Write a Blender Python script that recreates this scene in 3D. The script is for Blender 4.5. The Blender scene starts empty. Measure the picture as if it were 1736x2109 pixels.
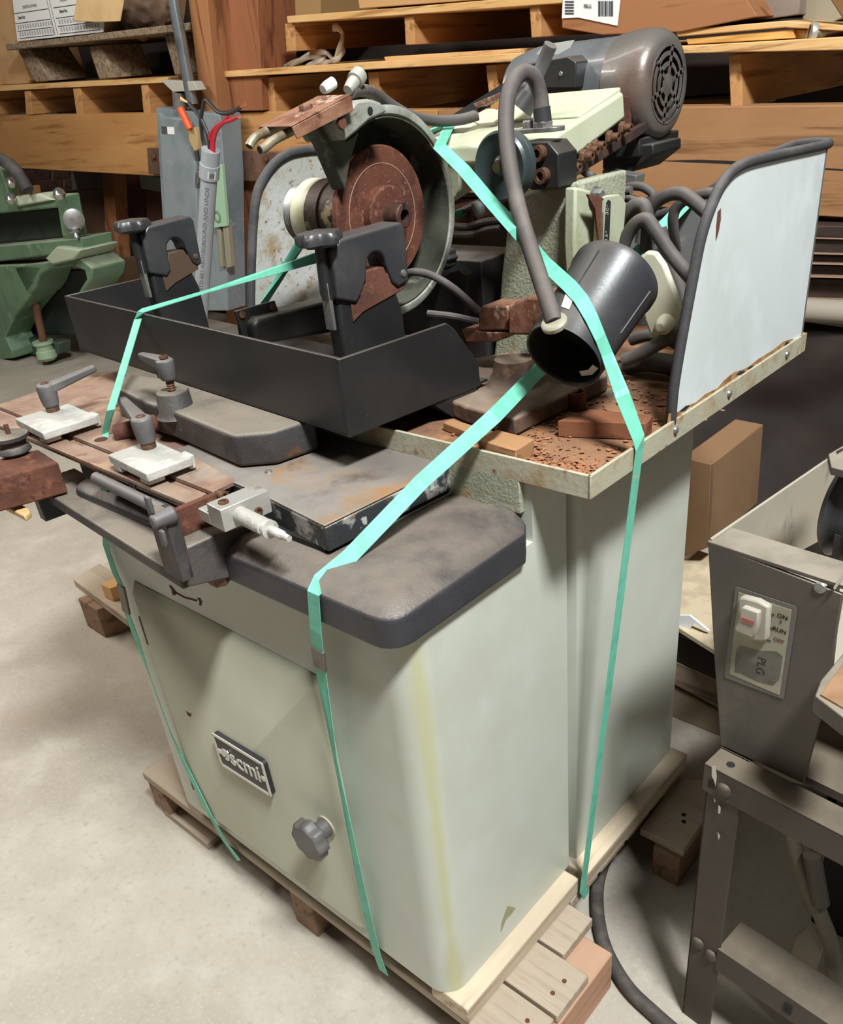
import bpy, bmesh, math, random
from mathutils import Vector, Matrix
random.seed(7)
SC = bpy.context.scene
COL = SC.collection

# ---------------------------------------------------------------- camera
CAM_F = 1733.985; CAM_PP = (870.973, 1196.145)
CAM_C = Vector((0.602800, -0.567981, 1.439196))
CAM_R = ((0.744749, 0.660886, -0.092620), (0.278511, -0.433932, -0.856817), (-0.606449, 0.612318, -0.507235))
cd = bpy.data.cameras.new('camera'); cam = bpy.data.objects.new('camera', cd); COL.objects.link(cam)
_r, _u, _b = Vector(CAM_R[0]), -Vector(CAM_R[1]), -Vector(CAM_R[2])
cam.matrix_world = Matrix(((_r.x, _u.x, _b.x, CAM_C.x), (_r.y, _u.y, _b.y, CAM_C.y), (_r.z, _u.z, _b.z, CAM_C.z), (0, 0, 0, 1)))
cd.sensor_fit = 'VERTICAL'; cd.sensor_height = 24.0; cd.lens = CAM_F / 2109 * 24.0
cd.shift_y = (CAM_PP[1] - 1054.5) / 2109; cd.shift_x = (868 - CAM_PP[0]) / 2109
cd.clip_start = 0.02; cd.clip_end = 60
SC.camera = cam

# ---------------------------------------------------------------- light
SC.view_settings.view_transform = 'Standard'; SC.view_settings.look = 'None'
SC.view_settings.gamma = 1.0; SC.view_settings.use_curve_mapping = False
SC.view_settings.exposure = 0.0
W = bpy.data.worlds.new('world'); SC.world = W; W.use_nodes = True
W.node_tree.nodes['Background'].inputs[0].default_value = (1.0, 0.95, 0.88, 1)
W.node_tree.nodes['Background'].inputs[1].default_value = 0.045
def area(name, loc, target, sx, sy, power, col):
    ld = bpy.data.lights.new(name, 'AREA'); ld.shape = 'RECTANGLE'; ld.size = sx; ld.size_y = sy
    ld.energy = power; ld.color = col
    o = bpy.data.objects.new(name, ld); COL.objects.link(o); o.location = loc
    o.rotation_euler = (Vector(target) - Vector(loc)).to_track_quat('-Z', 'Y').to_euler()
    return o
area('ceiling_light_near', (1.7, -0.5, 4.2), (0.1, 0.3, 0.6), 0.8, 0.34, 330, (0.93, 0.985, 1.0))
area('ceiling_light_aisle', (-3.4, -0.6, 3.4), (-2.6, 0.2, 0.0), 2.4, 0.3, 98, (1.0, 0.95, 0.87))
area('ceiling_light_far', (-1.2, 0.35, 3.5), (-1.6, 2.0, 1.0), 2.4, 0.25, 27, (1.0, 0.94, 0.84))

# ---------------------------------------------------------------- helpers
def P(px, py, ax, v):
    """point of the plane ax = v (a wall, table top, panel ...) that lies on the sight line measured at (px, py)"""
    a = (px - CAM_PP[0]) / CAM_F; b = (py - CAM_PP[1]) / CAM_F
    d = Vector([CAM_R[0][k] * a + CAM_R[1][k] * b + CAM_R[2][k] for k in range(3)])
    i = 'xyz'.index(ax)
    return CAM_C + d * ((v - CAM_C[i]) / d[i])
def V(*a): return Vector(a if len(a) > 1 else a[0])
X, Y, Z = V(1, 0, 0), V(0, 1, 0), V(0, 0, 1)

class MB:
    def __init__(s): s.v = []; s.f = []
    def add(s, vs, fs):
        o = len(s.v); s.v += [Vector(p) for p in vs]; s.f += [tuple(i + o for i in f) for f in fs]; return s
    def box(s, x0, x1, y0, y1, z0, z1):
        return s.obox(V((x0 + x1) / 2, (y0 + y1) / 2, (z0 + z1) / 2), X * (x1 - x0) / 2, Y * (y1 - y0) / 2, Z * (z1 - z0) / 2)
    def obox(s, c, a, b, d):
        c = V(c); vs = [c + a * i + b * j + d * k for i in (-1, 1) for j in (-1, 1) for k in (-1, 1)]
        return s.add(vs, [(0, 1, 3, 2), (4, 6, 7, 5), (0, 4, 5, 1), (2, 3, 7, 6), (0, 2, 6, 4), (1, 5, 7, 3)])
    def prism(s, pts, d):
        pts = [V(p) for p in pts]; n = len(pts); d = V(d)
        fs = [tuple(range(n)), tuple(range(2 * n - 1, n - 1, -1))]
        fs += [(i, n + i, n + (i + 1) % n, (i + 1) % n) for i in range(n)]
        return s.add(pts + [p + d for p in pts], fs)
    def frustum(s, a, b):
        n = len(a)
        fs = [tuple(range(n)), tuple(range(2 * n - 1, n - 1, -1))] + [(i, n + i, n + (i + 1) % n, (i + 1) % n) for i in range(n)]
        return s.add(list(a) + list(b), fs)
    def lathe(s, o, axis, prof, n=28, cap=True, a0=0, a1=360, ref=None):
        o = V(o); axis = V(axis).normalized()
        ref = V(ref) if ref is not None else (Z if abs(axis.z) < .8 else X)
        u = (ref - axis * ref.dot(axis)).normalized(); w = axis.cross(u)
        full = (a1 - a0) >= 360; m = n if full else n + 1
        vs = []; fs = []
        for t, r in prof:
            for k in range(m):
                a = math.radians(a0 + (a1 - a0) * k / n)
                vs.append(o + axis * t + (u * math.cos(a) + w * math.sin(a)) * r)
        for i in range(len(prof) - 1):
            for k in range(n if full else n):
                k2 = (k + 1) % m if full else k + 1
                fs.append((i * m + k, i * m + k2, (i + 1) * m + k2, (i + 1) * m + k))
        if cap and full:
            fs.append(tuple(range(m))); fs.append(tuple((len(prof) - 1) * m + k for k in range(m - 1, -1, -1)))
        return s.add(vs, fs)
    def cyl(s, a, b, r, r2=None, n=20):
        a = V(a); b = V(b); L = (b - a).length
        return s.lathe(a, b - a, [(0, r), (L, r if r2 is None else r2)], n)
    def ring(s, a, axis, r0, r1, t, n=28):
        return s.lathe(a, axis, [(0, r0), (0, r1), (t, r1), (t, r0), (0, r0)], n, cap=False)
    def tube(s, pts, r, n=10, smooth=6, closed=False):
        pts = path(pts, smooth) if smooth else [V(p) for p in pts]
        m = len(pts); vs = []; fs = []; u = None
        for i, p in enumerate(pts):
            t = (pts[min(i + 1, m - 1)] - pts[max(i - 1, 0)]).normalized()
            if u is None:
                u = t.cross(Z if abs(t.z) < .9 else X).normalized()
            else:
                u = (u - t * u.dot(t)).normalized()
            w = t.cross(u); rr = r(i / (m - 1)) if callable(r) else r
            for k in range(n):
                a = 2 * math.pi * k / n; vs.append(p + (u * math.cos(a) + w * math.sin(a)) * rr)
        for i in range(m - 1):
            for k in range(n): fs.append((i * n + k, i * n + (k + 1) % n, (i + 1) * n + (k + 1) % n, (i + 1) * n + k))
        fs.append(tuple(range(n))); fs.append(tuple((m - 1) * n + k for k in range(n - 1, -1, -1)))
        return s.add(vs, fs)
    def ribbon(s, pts, wid, th=0.0012):
        """flat band: pts = list of (point, width direction)"""
        vs = []; fs = []; m = len(pts)
        for i, (p, w) in enumerate(pts):
            p = V(p); w = V(w).normalized() * wid / 2
            t = (V(pts[min(i + 1, m - 1)][0]) - V(pts[max(i - 1, 0)][0])).normalized(); nn = t.cross(w).normalized() * th / 2
            vs += [p - w - nn, p + w - nn, p + w + nn, p - w + nn]
        for i in range(m - 1):
            for k in range(4): fs.append((i * 4 + k, i * 4 + (k + 1) % 4, i * 4 + 4 + (k + 1) % 4, i * 4 + 4 + k))
        fs += [(0, 1, 2, 3), (m * 4 - 1, m * 4 - 2, m * 4 - 3, m * 4 - 4)]
        return s.add(vs, fs)
    def hexa(s, c, axis, r, h): return s.lathe(c, axis, [(0, r), (h * .8, r), (h, r * .86)], 6)
    def rbox(s, c, a, b, d, rad, n=5):
        """rounded-rectangle plate: outline in a,b (half vectors), thickness 2*d"""
        c = V(c); la, lb = a.length, b.length; ua, ub = a.normalized(), b.normalized(); pts = []
        for sx, sy, st in ((1, 1, 0), (-1, 1, 90), (-1, -1, 180), (1, -1, 270)):
            for k in range(n + 1):
                t = math.radians(st + 90 * k / n)
                pts.append(c + ua * (sx * (la - rad) + rad * math.cos(t)) + ub * (sy * (lb - rad) + rad * math.sin(t)) - d)
        return s.prism(pts, d * 2)
    def build(s, name, m, parent=None, bevel=0, smooth=True, seg=2, ang=40):
        c = sum(s.v, V(0, 0, 0)) / len(s.v)
        lo = V([min(p[i] for p in s.v) for i in range(3)]); hi = V([max(p[i] for p in s.v) for i in range(3)])
        c = (lo + hi) / 2; c.z = lo.z if parent is None else c.z
        me = bpy.data.meshes.new(name); me.from_pydata([p - c for p in s.v], [], s.f)
        bm = bmesh.new(); bm.from_mesh(me); bmesh.ops.recalc_face_normals(bm, faces=bm.faces); bm.to_mesh(me); bm.free()
        if smooth:
            me.shade_smooth(); me.set_sharp_from_angle(angle=math.radians(ang))
        me.materials.append(m)
        o = bpy.data.objects.new(name, me); COL.objects.link(o)
        o.location = c
        if parent is not None:
            o.parent = parent; o.location = c - wloc(parent)
        if bevel:
            b = o.modifiers.new('bevel', 'BEVEL'); b.width = bevel; b.segments = seg; b.limit_method = 'ANGLE'; b.angle_limit = math.radians(35)
        return o
def wloc(o):
    p = V(0, 0, 0)
    while o is not None: p = p + o.location; o = o.parent
    return p
def path(pts, sub=6):
    pts = [V(p) for p in pts]; out = []; n = len(pts)
    for i in range(n - 1):
        p0, p1, p2, p3 = pts[max(i - 1, 0)], pts[i], pts[i + 1], pts[min(i + 2, n - 1)]
        for k in range(sub):
            t = k / sub
            out.append(.5 * ((2 * p1) + (p2 - p0) * t + (2 * p0 - 5 * p1 + 4 * p2 - p3) * t * t + (3 * p1 - p0 - 3 * p2 + p3) * t ** 3))
    out.append(pts[-1]); return out
def tag(o, label=None, cat=None, group=None, kind=None):
    if label: o['label'] = label
    if cat: o['category'] = cat
    if group: o['group'] = group
    if kind: o['kind'] = kind
    return o
def thing(name, loc, label, cat, group=None):
    o = bpy.data.objects.new(name, None); COL.objects.link(o); o.location = loc; o.empty_display_size = .05
    return tag(o, label, cat, group)
def sub(name, parent, loc):
    o = bpy.data.objects.new(name, None); COL.objects.link(o); o.parent = parent; o.location = V(loc) - wloc(parent); o.empty_display_size = .02
    return o
def copy_to(o, parent, d):
    c = o.copy(); COL.objects.link(c); c.parent = parent; c.location = o.location + V(d) if parent is o.parent else o.location
    return c
def text_mesh(name, body, size, m, origin, ux, uy, parent=None, ext=0.0, align='CENTER', xs=1.0, bold=0.0, warp=None):
    cu = bpy.data.curves.new(name, 'FONT'); cu.body = body; cu.size = 1.0; cu.align_x = align; cu.align_y = 'CENTER'; cu.extrude = 0.0001; cu.offset = bold; cu.resolution_u = 3
    t = bpy.data.objects.new(name, cu); COL.objects.link(t); dg = bpy.context.evaluated_depsgraph_get(); dg.update()
    me = bpy.data.meshes.new_from_object(t.evaluated_get(dg)); bpy.data.objects.remove(t); bpy.data.curves.remove(cu)
    ux = V(ux).normalized(); uy = V(uy).normalized(); uz = ux.cross(uy); b = MB(); origin = V(origin)
    for v in me.vertices:
        e = ext if v.co.z > 0 else 0.0
        if warp: b.v.append(warp(v.co.x * size * xs, v.co.y * size, e))
        else: b.v.append(origin + ux * v.co.x * size * xs + uy * v.co.y * size + uz * e)
    b.f = [tuple(p.vertices) for p in me.polygons]; bpy.data.meshes.remove(me)
    return b.build(name, m, parent, smooth=False)

# ---------------------------------------------------------------- materials
def rgb(r, g, b):
    f = lambda c: (c / 255 / 12.92) if c / 255 <= .04045 else ((c / 255 + .055) / 1.055) ** 2.4
    return (f(r), f(g), f(b), 1)
MATS = {}
def mat(name, base, rough=.6, metal=0.0, layers=(), dust=None, bump=None, spec=.5, stretch=None, coat=0.0, rough2=None):
    """layers: (colour, scale, low, high[, stretch]) noise patches; dust: (colour, amount) settling on upward faces; bump: (scale, strength)"""
    if name in MATS: return MATS[name]
    m = bpy.data.materials.new(name); m.use_nodes = True; nt = m.node_tree; N = nt.nodes; L = nt.links
    bs = N['Principled BSDF']; bs.inputs['Roughness'].default_value = rough; bs.inputs['Metallic'].default_value = metal
    bs.inputs['Specular IOR Level'].default_value = spec; bs.inputs['Coat Weight'].default_value = coat
    tc = N.new('ShaderNodeTexCoord'); geo = N.new('ShaderNodeNewGeometry')
    def coords(st):
        mp = N.new('ShaderNodeMapping'); mp.inputs['Scale'].default_value = st or (1, 1, 1); L.new(tc.outputs['Object'], mp.inputs['Vector']); return mp.outputs[0]
    def noise(sc, st=None, det=6, ro=.6, dist=0.0):
        n = N.new('ShaderNodeTexNoise'); n.inputs['Scale'].default_value = sc; n.inputs['Detail'].default_value = det
        n.inputs['Roughness'].default_value = ro; n.inputs['Distortion'].default_value = dist; L.new(coords(st), n.inputs['Vector']); return n.outputs['Fac']
    def rng(src, lo, hi):
        r = N.new('ShaderNodeMapRange'); r.interpolation_type = 'SMOOTHSTEP'; r.inputs['From Min'].default_value = lo; r.inputs['From Max'].default_value = hi
        L.new(src, r.inputs['Value']); return r.outputs['Result']
    def mix(fac, a, b):
        mx = N.new('ShaderNodeMix'); mx.data_type = 'RGBA'
        if isinstance(fac, float): mx.inputs[0].default_value = fac
        else: L.new(fac, mx.inputs[0])
        for sck, c in ((mx.inputs[6], a), (mx.inputs[7], b)):
            if isinstance(c, tuple): sck.default_value = c
            else: L.new(c, sck)
        return mx.outputs[2]
    col = rgb(*base)
    facs = []
    for ly in layers:
        c, sc, lo, hi = ly[:4]; st = ly[4] if len(ly) > 4 else stretch
        fz = rng(noise(sc, st), lo, hi); facs.append(fz); col = mix(fz, col, rgb(*c))
    if dust:
        sep = N.new('ShaderNodeSeparateXYZ'); L.new(geo.outputs['Normal'], sep.inputs[0])
        up = rng(sep.outputs['Z'], .35, .95); nz = rng(noise(14, None), .05, .62)
        mu = N.new('ShaderNodeMath'); mu.operation = 'MULTIPLY'; L.new(up, mu.inputs[0]); L.new(nz, mu.inputs[1])
        m2 = N.new('ShaderNodeMath'); m2.operation = 'MULTIPLY'; L.new(mu.outputs[0], m2.inputs[0]); m2.inputs[1].default_value = dust[1]
        col = mix(m2.outputs[0], col, rgb(*dust[0]))
    if isinstance(col, tuple): bs.inputs['Base Color'].default_value = col
    else: L.new(col, bs.inputs['Base Color'])
    if rough2 is not None and facs:
        mr = N.new('ShaderNodeMapRange'); mr.inputs['To Min'].default_value = rough; mr.inputs['To Max'].default_value = rough2
        L.new(facs[0], mr.inputs['Value']); L.new(mr.outputs['Result'], bs.inputs['Roughness'])
    if bump:
        bp = N.new('ShaderNodeBump'); bp.inputs['Strength'].default_value = bump[1]; bp.inputs['Distance'].default_value = .004
        L.new(noise(bump[0], bump[2] if len(bump) > 2 else None), bp.inputs['Height']); L.new(bp.outputs[0], bs.inputs['Normal'])
    MATS[name] = m; return m
def wood(name, base, dark, light=None, axis='x', scale=1.0, dust=None, rough=.75):
    st = {'x': (.06, 1, 1), 'y': (1, .06, 1), 'z': (1, 1, .06)}[axis]
    st2 = {'x': (.25, 1, 1), 'y': (1, .25, 1), 'z': (1, 1, .25)}[axis]
    light = light or tuple(min(255, int(c * 1.12)) for c in base)
    return mat(name, base, rough, 0, [(light, 9 * scale, .4, .7, st2), (dark, 30 * scale, .52, .66, st), (dark, 75 * scale, .58, .72, st)], dust=dust, bump=(60 * scale, .25, st), spec=.3)
# materials of the scene
M_CONC = mat('concrete_floor', (174, 165, 151), .6, 0, [((160, 150, 136), 1.3, .35, .7), ((186, 177, 164), 6, .4, .8), ((190, 182, 170), 140, .5, .8), ((148, 138, 124), 70, .5, .85), ((170, 146, 112), 1.7, .66, .82)], bump=(140, .08), spec=.3)
M_PAINT = mat('sage_paint', (192, 194, 181), .4, 0, [((184, 184, 168), 2.2, .4, .7), ((198, 200, 189), 5, .45, .75), ((166, 158, 126), 7, .66, .84), ((136, 112, 80), 40, .77, .82)], bump=(180, .03), spec=.5)
M_DOOR = mat('shaded_door_paint', (180, 179, 158), .42, 0, [((170, 169, 146), 3, .4, .7), ((164, 152, 126), 6, .6, .85), ((120, 84, 52), 40, .79, .81)], bump=(180, .03), spec=.45)  # cabinet paint made darker and warmer: the front's dim light put into the colour
M_HEAD = mat('pale_green_paint', (194, 196, 168), .4, 0, [((184, 186, 156), 6, .4, .7), ((140, 118, 84), 24, .7, .78)], dust=((176, 168, 146), .3), bump=(120, .06))
M_CAST = mat('rough_green_casting', (160, 160, 138), .7, 0, [((142, 140, 116), 12, .4, .7), ((150, 122, 84), 20, .58, .75)], bump=(170, .8))
M_BLACK = mat('black_enamel', (30, 29, 30), .42, 0, [((42, 40, 39), 5, .4, .7), ((70, 65, 60), 60, .66, .78)], dust=((104, 94, 84), .5), bump=(140, .06))
M_RIM = mat('charcoal_hammered', (50, 49, 54), .4, 0, [((58, 56, 60), 8, .4, .7)], dust=((122, 110, 98), .8), bump=(230, .35))
M_IRON = mat('dark_cast_iron', (62, 58, 57), .6, .2, [((84, 78, 74), 9, .45, .62), ((96, 66, 48), 22, .6, .74)], dust=((150, 138, 122), .65), bump=(150, .3))
M_WORN = mat('worn_black_paint', (52, 54, 56), .45, .1, [((158, 154, 148), 16, .53, .6), ((186, 184, 180), 42, .6, .68), ((120, 88, 58), 13, .6, .68)], dust=((156, 146, 134), .8), bump=(110, .3))
M_WORN_TOP = mat('worn_grey_cover', (116, 108, 101), .5, .1, [((136, 129, 122), 4, .4, .65), ((150, 114, 78), 7, .5, .74), ((168, 112, 60), 26, .66, .74), ((98, 84, 75), 11, .55, .75)], bump=(110, .2))
M_RUST = mat('heavy_rust', (104, 66, 52), .85, .05, [((80, 52, 44), 14, .4, .65), ((128, 82, 62), 40, .5, .7), ((72, 50, 44), 70, .55, .72)], bump=(160, .4), spec=.2)
M_WHEEL = mat('rusty_wheel', (98, 58, 44), .8, .1, [((76, 46, 38), 22, .4, .65), ((136, 96, 80), 85, .58, .68), ((114, 68, 50), 50, .5, .7)], bump=(200, .3), spec=.25)
M_RTAB = mat('rust_stained_plate', (156, 128, 110), .55, .2, [((134, 106, 92), 8, .4, .65), ((174, 142, 114), 12, .5, .75), ((162, 152, 140), 5, .55, .78), ((120, 86, 70), 30, .58, .74)], bump=(120, .12))
M_PAN = mat('rusty_pan', (140, 104, 78), .9, 0, [((112, 82, 64), 9, .4, .65), ((168, 118, 78), 18, .5, .75), ((110, 102, 88), 5, .52, .75), ((96, 64, 48), 34, .55, .75)], bump=(120, .5), spec=.15)
M_LIP = mat('rusted_lip_paint', (170, 164, 142), .55, 0, [((156, 124, 84), 14, .45, .72), ((128, 82, 54), 30, .58, .72), ((184, 178, 156), 8, .5, .75)], bump=(120, .25))
M_GUARD = mat('white_guard_paint', (206, 210, 208), .4, 0, [((196, 200, 196), 4, .4, .7), ((214, 218, 218), 9, .45, .75)], bump=(120, .04))
M_GUARD_L = mat('pitted_guard_paint', (160, 158, 150), .55, 0, [((178, 177, 172), 4, .4, .65), ((146, 126, 98), 20, .48, .7), ((126, 96, 70), 90, .58, .68), ((170, 156, 128), 6, .55, .75)], bump=(130, .25))
M_RUBBER = mat('black_rubber', (58, 56, 57), .7, 0, [((78, 74, 73), 14, .45, .65)], dust=((110, 102, 96), .5), bump=(200, .15), spec=.35)
M_CABLE = mat('dusty_cable', (74, 68, 66), .65, 0, [((98, 90, 86), 12, .45, .65)], dust=((128, 116, 106), .5), spec=.35)
M_PLBLK = mat('black_plastic', (50, 49, 52), .38, 0, [((64, 62, 62), 10, .45, .7), ((96, 88, 78), 5, .62, .8)], dust=((108, 100, 92), .4), bump=(160, .06))
M_DARK = mat('dark_void', (20, 18, 17), .8)
M_STRAP = mat('mint_strap', (112, 190, 164), .5, 0, [((102, 178, 152), 40, .45, .65)], spec=.3)
M_BUCKLE = mat('steel_buckle', (120, 112, 104), .45, .6, [((96, 80, 66), 30, .5, .7)])
M_STEEL = mat('dull_steel', (150, 148, 144), .4, .7, [((120, 112, 104), 30, .5, .7)])
M_ALU = mat('aluminium', (196, 192, 184), .38, .55, [((164, 152, 134), 25, .56, .72)], bump=(120, .1))
M_CLAMP = mat('oxidised_aluminium', (172, 168, 160), .6, .15, [((196, 192, 184), 20, .46, .62), ((150, 128, 98), 14, .6, .74)], bump=(140, .4))
M_LEVER = mat('grey_plastic', (86, 82, 82), .55, 0, [((104, 98, 96), 12, .5, .7)], dust=((140, 130, 122), .4))
M_BOLT = mat('rusty_bolt', (96, 66, 50), .6, .4, [((122, 88, 64), 60, .5, .65)], bump=(200, .2))
M_WSKID = wood('pale_skid_wood', (190, 172, 148), (166, 146, 124), axis='y')
M_WPAL = wood('grey_pallet_wood', (162, 145, 126), (140, 123, 106), axis='x', dust=((176, 160, 140), .6))
M_WSTR = wood('stringer_wood', (140, 112, 90), (104, 82, 66), axis='y')
M_WRED = wood('red_stringer_wood', (176, 134, 108), (146, 104, 82), axis='y', dust=((178, 150, 126), .4))
M_WLOOSE = wood('loose_block_wood', (156, 116, 80), (118, 80, 52), axis='x')
M_WLOOSE2 = wood('dark_block_wood', (122, 76, 52), (92, 54, 38), axis='x')

# ---------------------------------------------------------------- setting
tag(MB().box(-9, 4, -4, 4.2, -.1, 0).build('floor', M_CONC, smooth=False), kind='structure')

# ---------------------------------------------------------------- pallet
pal = thing('wooden_pallet', (-.4, .35, 0), 'weathered wooden pallet carrying the strapped grinding machine', 'pallet')
for x0, x1, y0, y1, m in ((-.95, -.885, .012, .76, M_WSTR), (-.437, -.37, .012, .76, M_WSTR), (.065, .136, .012, .275, M_WRED)):
    MB().box(x0, x1, y0, y1, .0 if x0 > -.9 else .018, .096).build('stringer', m, pal, .003)
MB().box(-.915, -.74, .012, .1, 0, .018).build('bottom_board', M_WPAL, pal, .002)
for y0, y1, x1 in ((.008, .1, .132), (.106, .2, .134), (.206, .3, .08), (.306, .4, .03), (.41, .5, .03), (.51, .6, .03), (.61, .745, .03)):
    MB().box(-.955, x1, y0, y1, .097, .12).build('deck_board', M_WPAL, pal, .003)
for x, y in ((.105, .135), (.108, .165), (.1, .03), (.1, .07)):
    MB().cyl((x, y, .119), (x, y, .1215), .004, n=8).build('nail', M_RUST, pal)
for x0, x1, y0, y1 in ((-.05, .03, .006, .332), (-.05, .037, .347, .745), (-.76, -.68, .02, .72)):
    MB().box(x0, x1, y0, y1, .1205, .1595).build('runner', M_WSKID, pal, .003)

# ---------------------------------------------------------------- the machine
mach = thing('tool_grinder', (-.4, .4, .16), 'sage green tool grinding machine with rusty wheel and swivelled black tray', 'machine')
def corner(cx, cy, r, a0, a1, n=7):
    return [(cx + r * math.cos(math.radians(a0 + (a1 - a0) * k / n)), cy + r * math.sin(math.radians(a0 + (a1 - a0) * k / n))) for k in range(n + 1)]
R0 = .042
out = corner(-.772 + R0, R0, R0, 180, 270) + corner(-R0, R0, R0, 270, 360)
out += [(0, .262)]
cb_ = MB().prism([(x, y, .16) for x, y in out + [(-.772, .262)]], Z * .725)
cb_.prism([(x, y, .16) for x, y in [(-.772, .262), (0, .262), (0, .344), (-.03, .347), (-.03, .360), (.003, .366), (.003, .731), (-.772, .731)]], Z * .815)
cb_ = cb_.build('cabinet_body', M_PAINT, mach)
# yellowed, rubbed paint along the rounded front corner
nt = M_PAINT.node_tree; N_ = nt.nodes; L2 = nt.links; bsd = N_['Principled BSDF']
tcx = N_.new('ShaderNodeTexCoord'); sx = N_.new('ShaderNodeSeparateXYZ'); L2.new(tcx.outputs['Object'], sx.inputs[0])
dv = N_.new('ShaderNodeVectorMath'); dv.operation = 'DISTANCE'; cx_ = N_.new('ShaderNodeCombineXYZ')
L2.new(sx.outputs['X'], cx_.inputs[0]); L2.new(sx.outputs['Y'], cx_.inputs[1]); L2.new(cx_.outputs[0], dv.inputs[0]); dv.inputs[1].default_value = (.3845 - .006, -.3655 + .022, 0)
nz_ = N_.new('ShaderNodeTexNoise'); nz_.inputs['Scale'].default_value = 9; L2.new(tcx.outputs['Object'], nz_.inputs['Vector'])
ad = N_.new('ShaderNodeMath'); ad.operation = 'MULTIPLY_ADD'; L2.new(nz_.outputs['Fac'], ad.inputs[0]); ad.inputs[1].default_value = .03; L2.new(dv.outputs['Value'], ad.inputs[2])
mr_ = N_.new('ShaderNodeMapRange'); mr_.interpolation_type = 'SMOOTHSTEP'; L2.new(ad.outputs[0], mr_.inputs['Value']); mr_.inputs['From Min'].default_value = .016; mr_.inputs['From Max'].default_value = .036; mr_.inputs['To Min'].default_value = .75; mr_.inputs['To Max'].default_value = 0
old = bsd.inputs['Base Color'].links[0].from_socket; mxn = N_.new('ShaderNodeMix'); mxn.data_type = 'RGBA'
L2.new(mr_.outputs['Result'], mxn.inputs[0]); L2.new(old, mxn.inputs[6]); mxn.inputs[7].default_value = rgb(182, 178, 134); L2.new(mxn.outputs[2], bsd.inputs['Base Color'])
MB().box(-.76, -.012, .252, .264, .928, .979).build('weld_plate', M_CAST, mach, .002)
# door
door = MB(); dx0, dx1, dz0, dz1, b = -.667, -.172, .196, .742, .02
door.frustum([(dx0, 0, dz0), (dx1, 0, dz0), (dx1, 0, dz1), (dx0, 0, dz1)], [(dx0 + .006, -.013, dz0 + .006), (dx1 - b, -.013, dz0 + .008), (dx1 - b, -.013, dz1 - b), (dx0 + .006, -.013, dz1 - b)])
door = door.build('cabinet_door', M_DOOR, mach, .003)
for z in (.28, .64): MB().cyl((dx0 + .002, -.008, z - .03), (dx0 + .002, -.008, z + .03), .005, n=10).build('hinge', M_IRON, door)
M_BADGE = mat('badge_black', (36, 36, 38), .5); M_BSIL = mat('badge_silver', (206, 202, 192), .4, .5)
bc = V(-.425, -.014, .459); ba, bb = X * .0725, Z * .0385
ux = (P(549, 1567, 'y', -.014) - P(445, 1504, 'y', -.014)).normalized(); uz = V(-ux.z, 0, ux.x)
ba, bb = ux * .0725, uz * .0375
tag(MB().rbox(bc - Y * .003, ba, bb, Y * .005, .008).build('badge_plate', M_BADGE, door, .0008), 'black name badge with raised silver letters')
rim = MB()
for c, a, bv in ((bc + bb * .93, ba * .97, bb * .07), (bc - bb * .93, ba * .97, bb * .07), (bc + ba * .965, ba * .035, bb * .93), (bc - ba * .965, ba * .035, bb * .93)):
    rim.obox(c - Y * .0085, a, bv, Y * .001)
rim.lathe(bc - Y * .0085 + ba * .86, -Y, [(0, .006), (.0015, .006)], 10); rim.lathe(bc - Y * .0085 - ba * .86, -Y, [(0, .006), (.0015, .006)], 10)
rim.build('badge_rim', M_BSIL, door)
text_mesh('badge_lettering', 'scmi', .05, M_BSIL, bc - Y * .0082 + ba * .16 + bb * .06, ux, uz, door, ext=.0015, xs=.98, bold=.012)
lg = MB(); lo = bc - Y * .0082 - ba * .62
for a0, a1 in ((60, 235), (250, 400)):
    pts = [lo + (ux * math.cos(math.radians(a)) + uz * math.sin(math.radians(a))) * .0125 for a in range(a0, a1 + 1, 15)]
    lg.prism(pts, -Y * .0015)
lg.obox(lo - Y * .0015 + (ux + uz) * .004, (ux + uz) * .009, (ux - uz) * .0018, Y * .001)
lg.build('badge_logo', M_BSIL, door)
# door knob, seven lobes
kc = V(-.222, -.014, .431)
def lobed(mb, c, axis, r, amp, n, prof, seg=56):
    axis = V(axis).normalized(); u = (Z - axis * Z.dot(axis)).normalized() if abs(axis.z) < .9 else X; w = axis.cross(u); vs = []; fs = []
    for t, s in prof:
        for k in range(seg):
            a = 2 * math.pi * k / seg; rr = (r + amp * math.cos(n * a)) * s
            vs.append(V(c) + axis * t + (u * math.cos(a) + w * math.sin(a)) * rr)
    m = len(prof)
    for i in range(m - 1):
        for k in range(seg): fs.append((i * seg + k, i * seg + (k + 1) % seg, (i + 1) * seg + (k + 1) % seg, (i + 1) * seg + k))
    fs.append(tuple(range(seg))); fs.append(tuple((m - 1) * seg + k for k in range(seg)))
    return mb.add(vs, fs)
M_KNOB = mat('grey_knob_plastic', (84, 80, 78), .5, 0, [((102, 98, 94), 14, .45, .65)])
kb = MB().cyl(kc, kc - Y * .03, .016); lobed(kb, kc - Y * .022, -Y, .034, .0022, 8, [(0, .8), (.004, 1), (.02, 1), (.024, .9)])
tag(kb.build('door_knob', M_KNOB, door), 'grey lobed plastic knob')
MB().lathe(kc + Y * .001, -Y, [(0, .02), (.003, .02)], 20).build('knob_washer', M_LIP, door)
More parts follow.
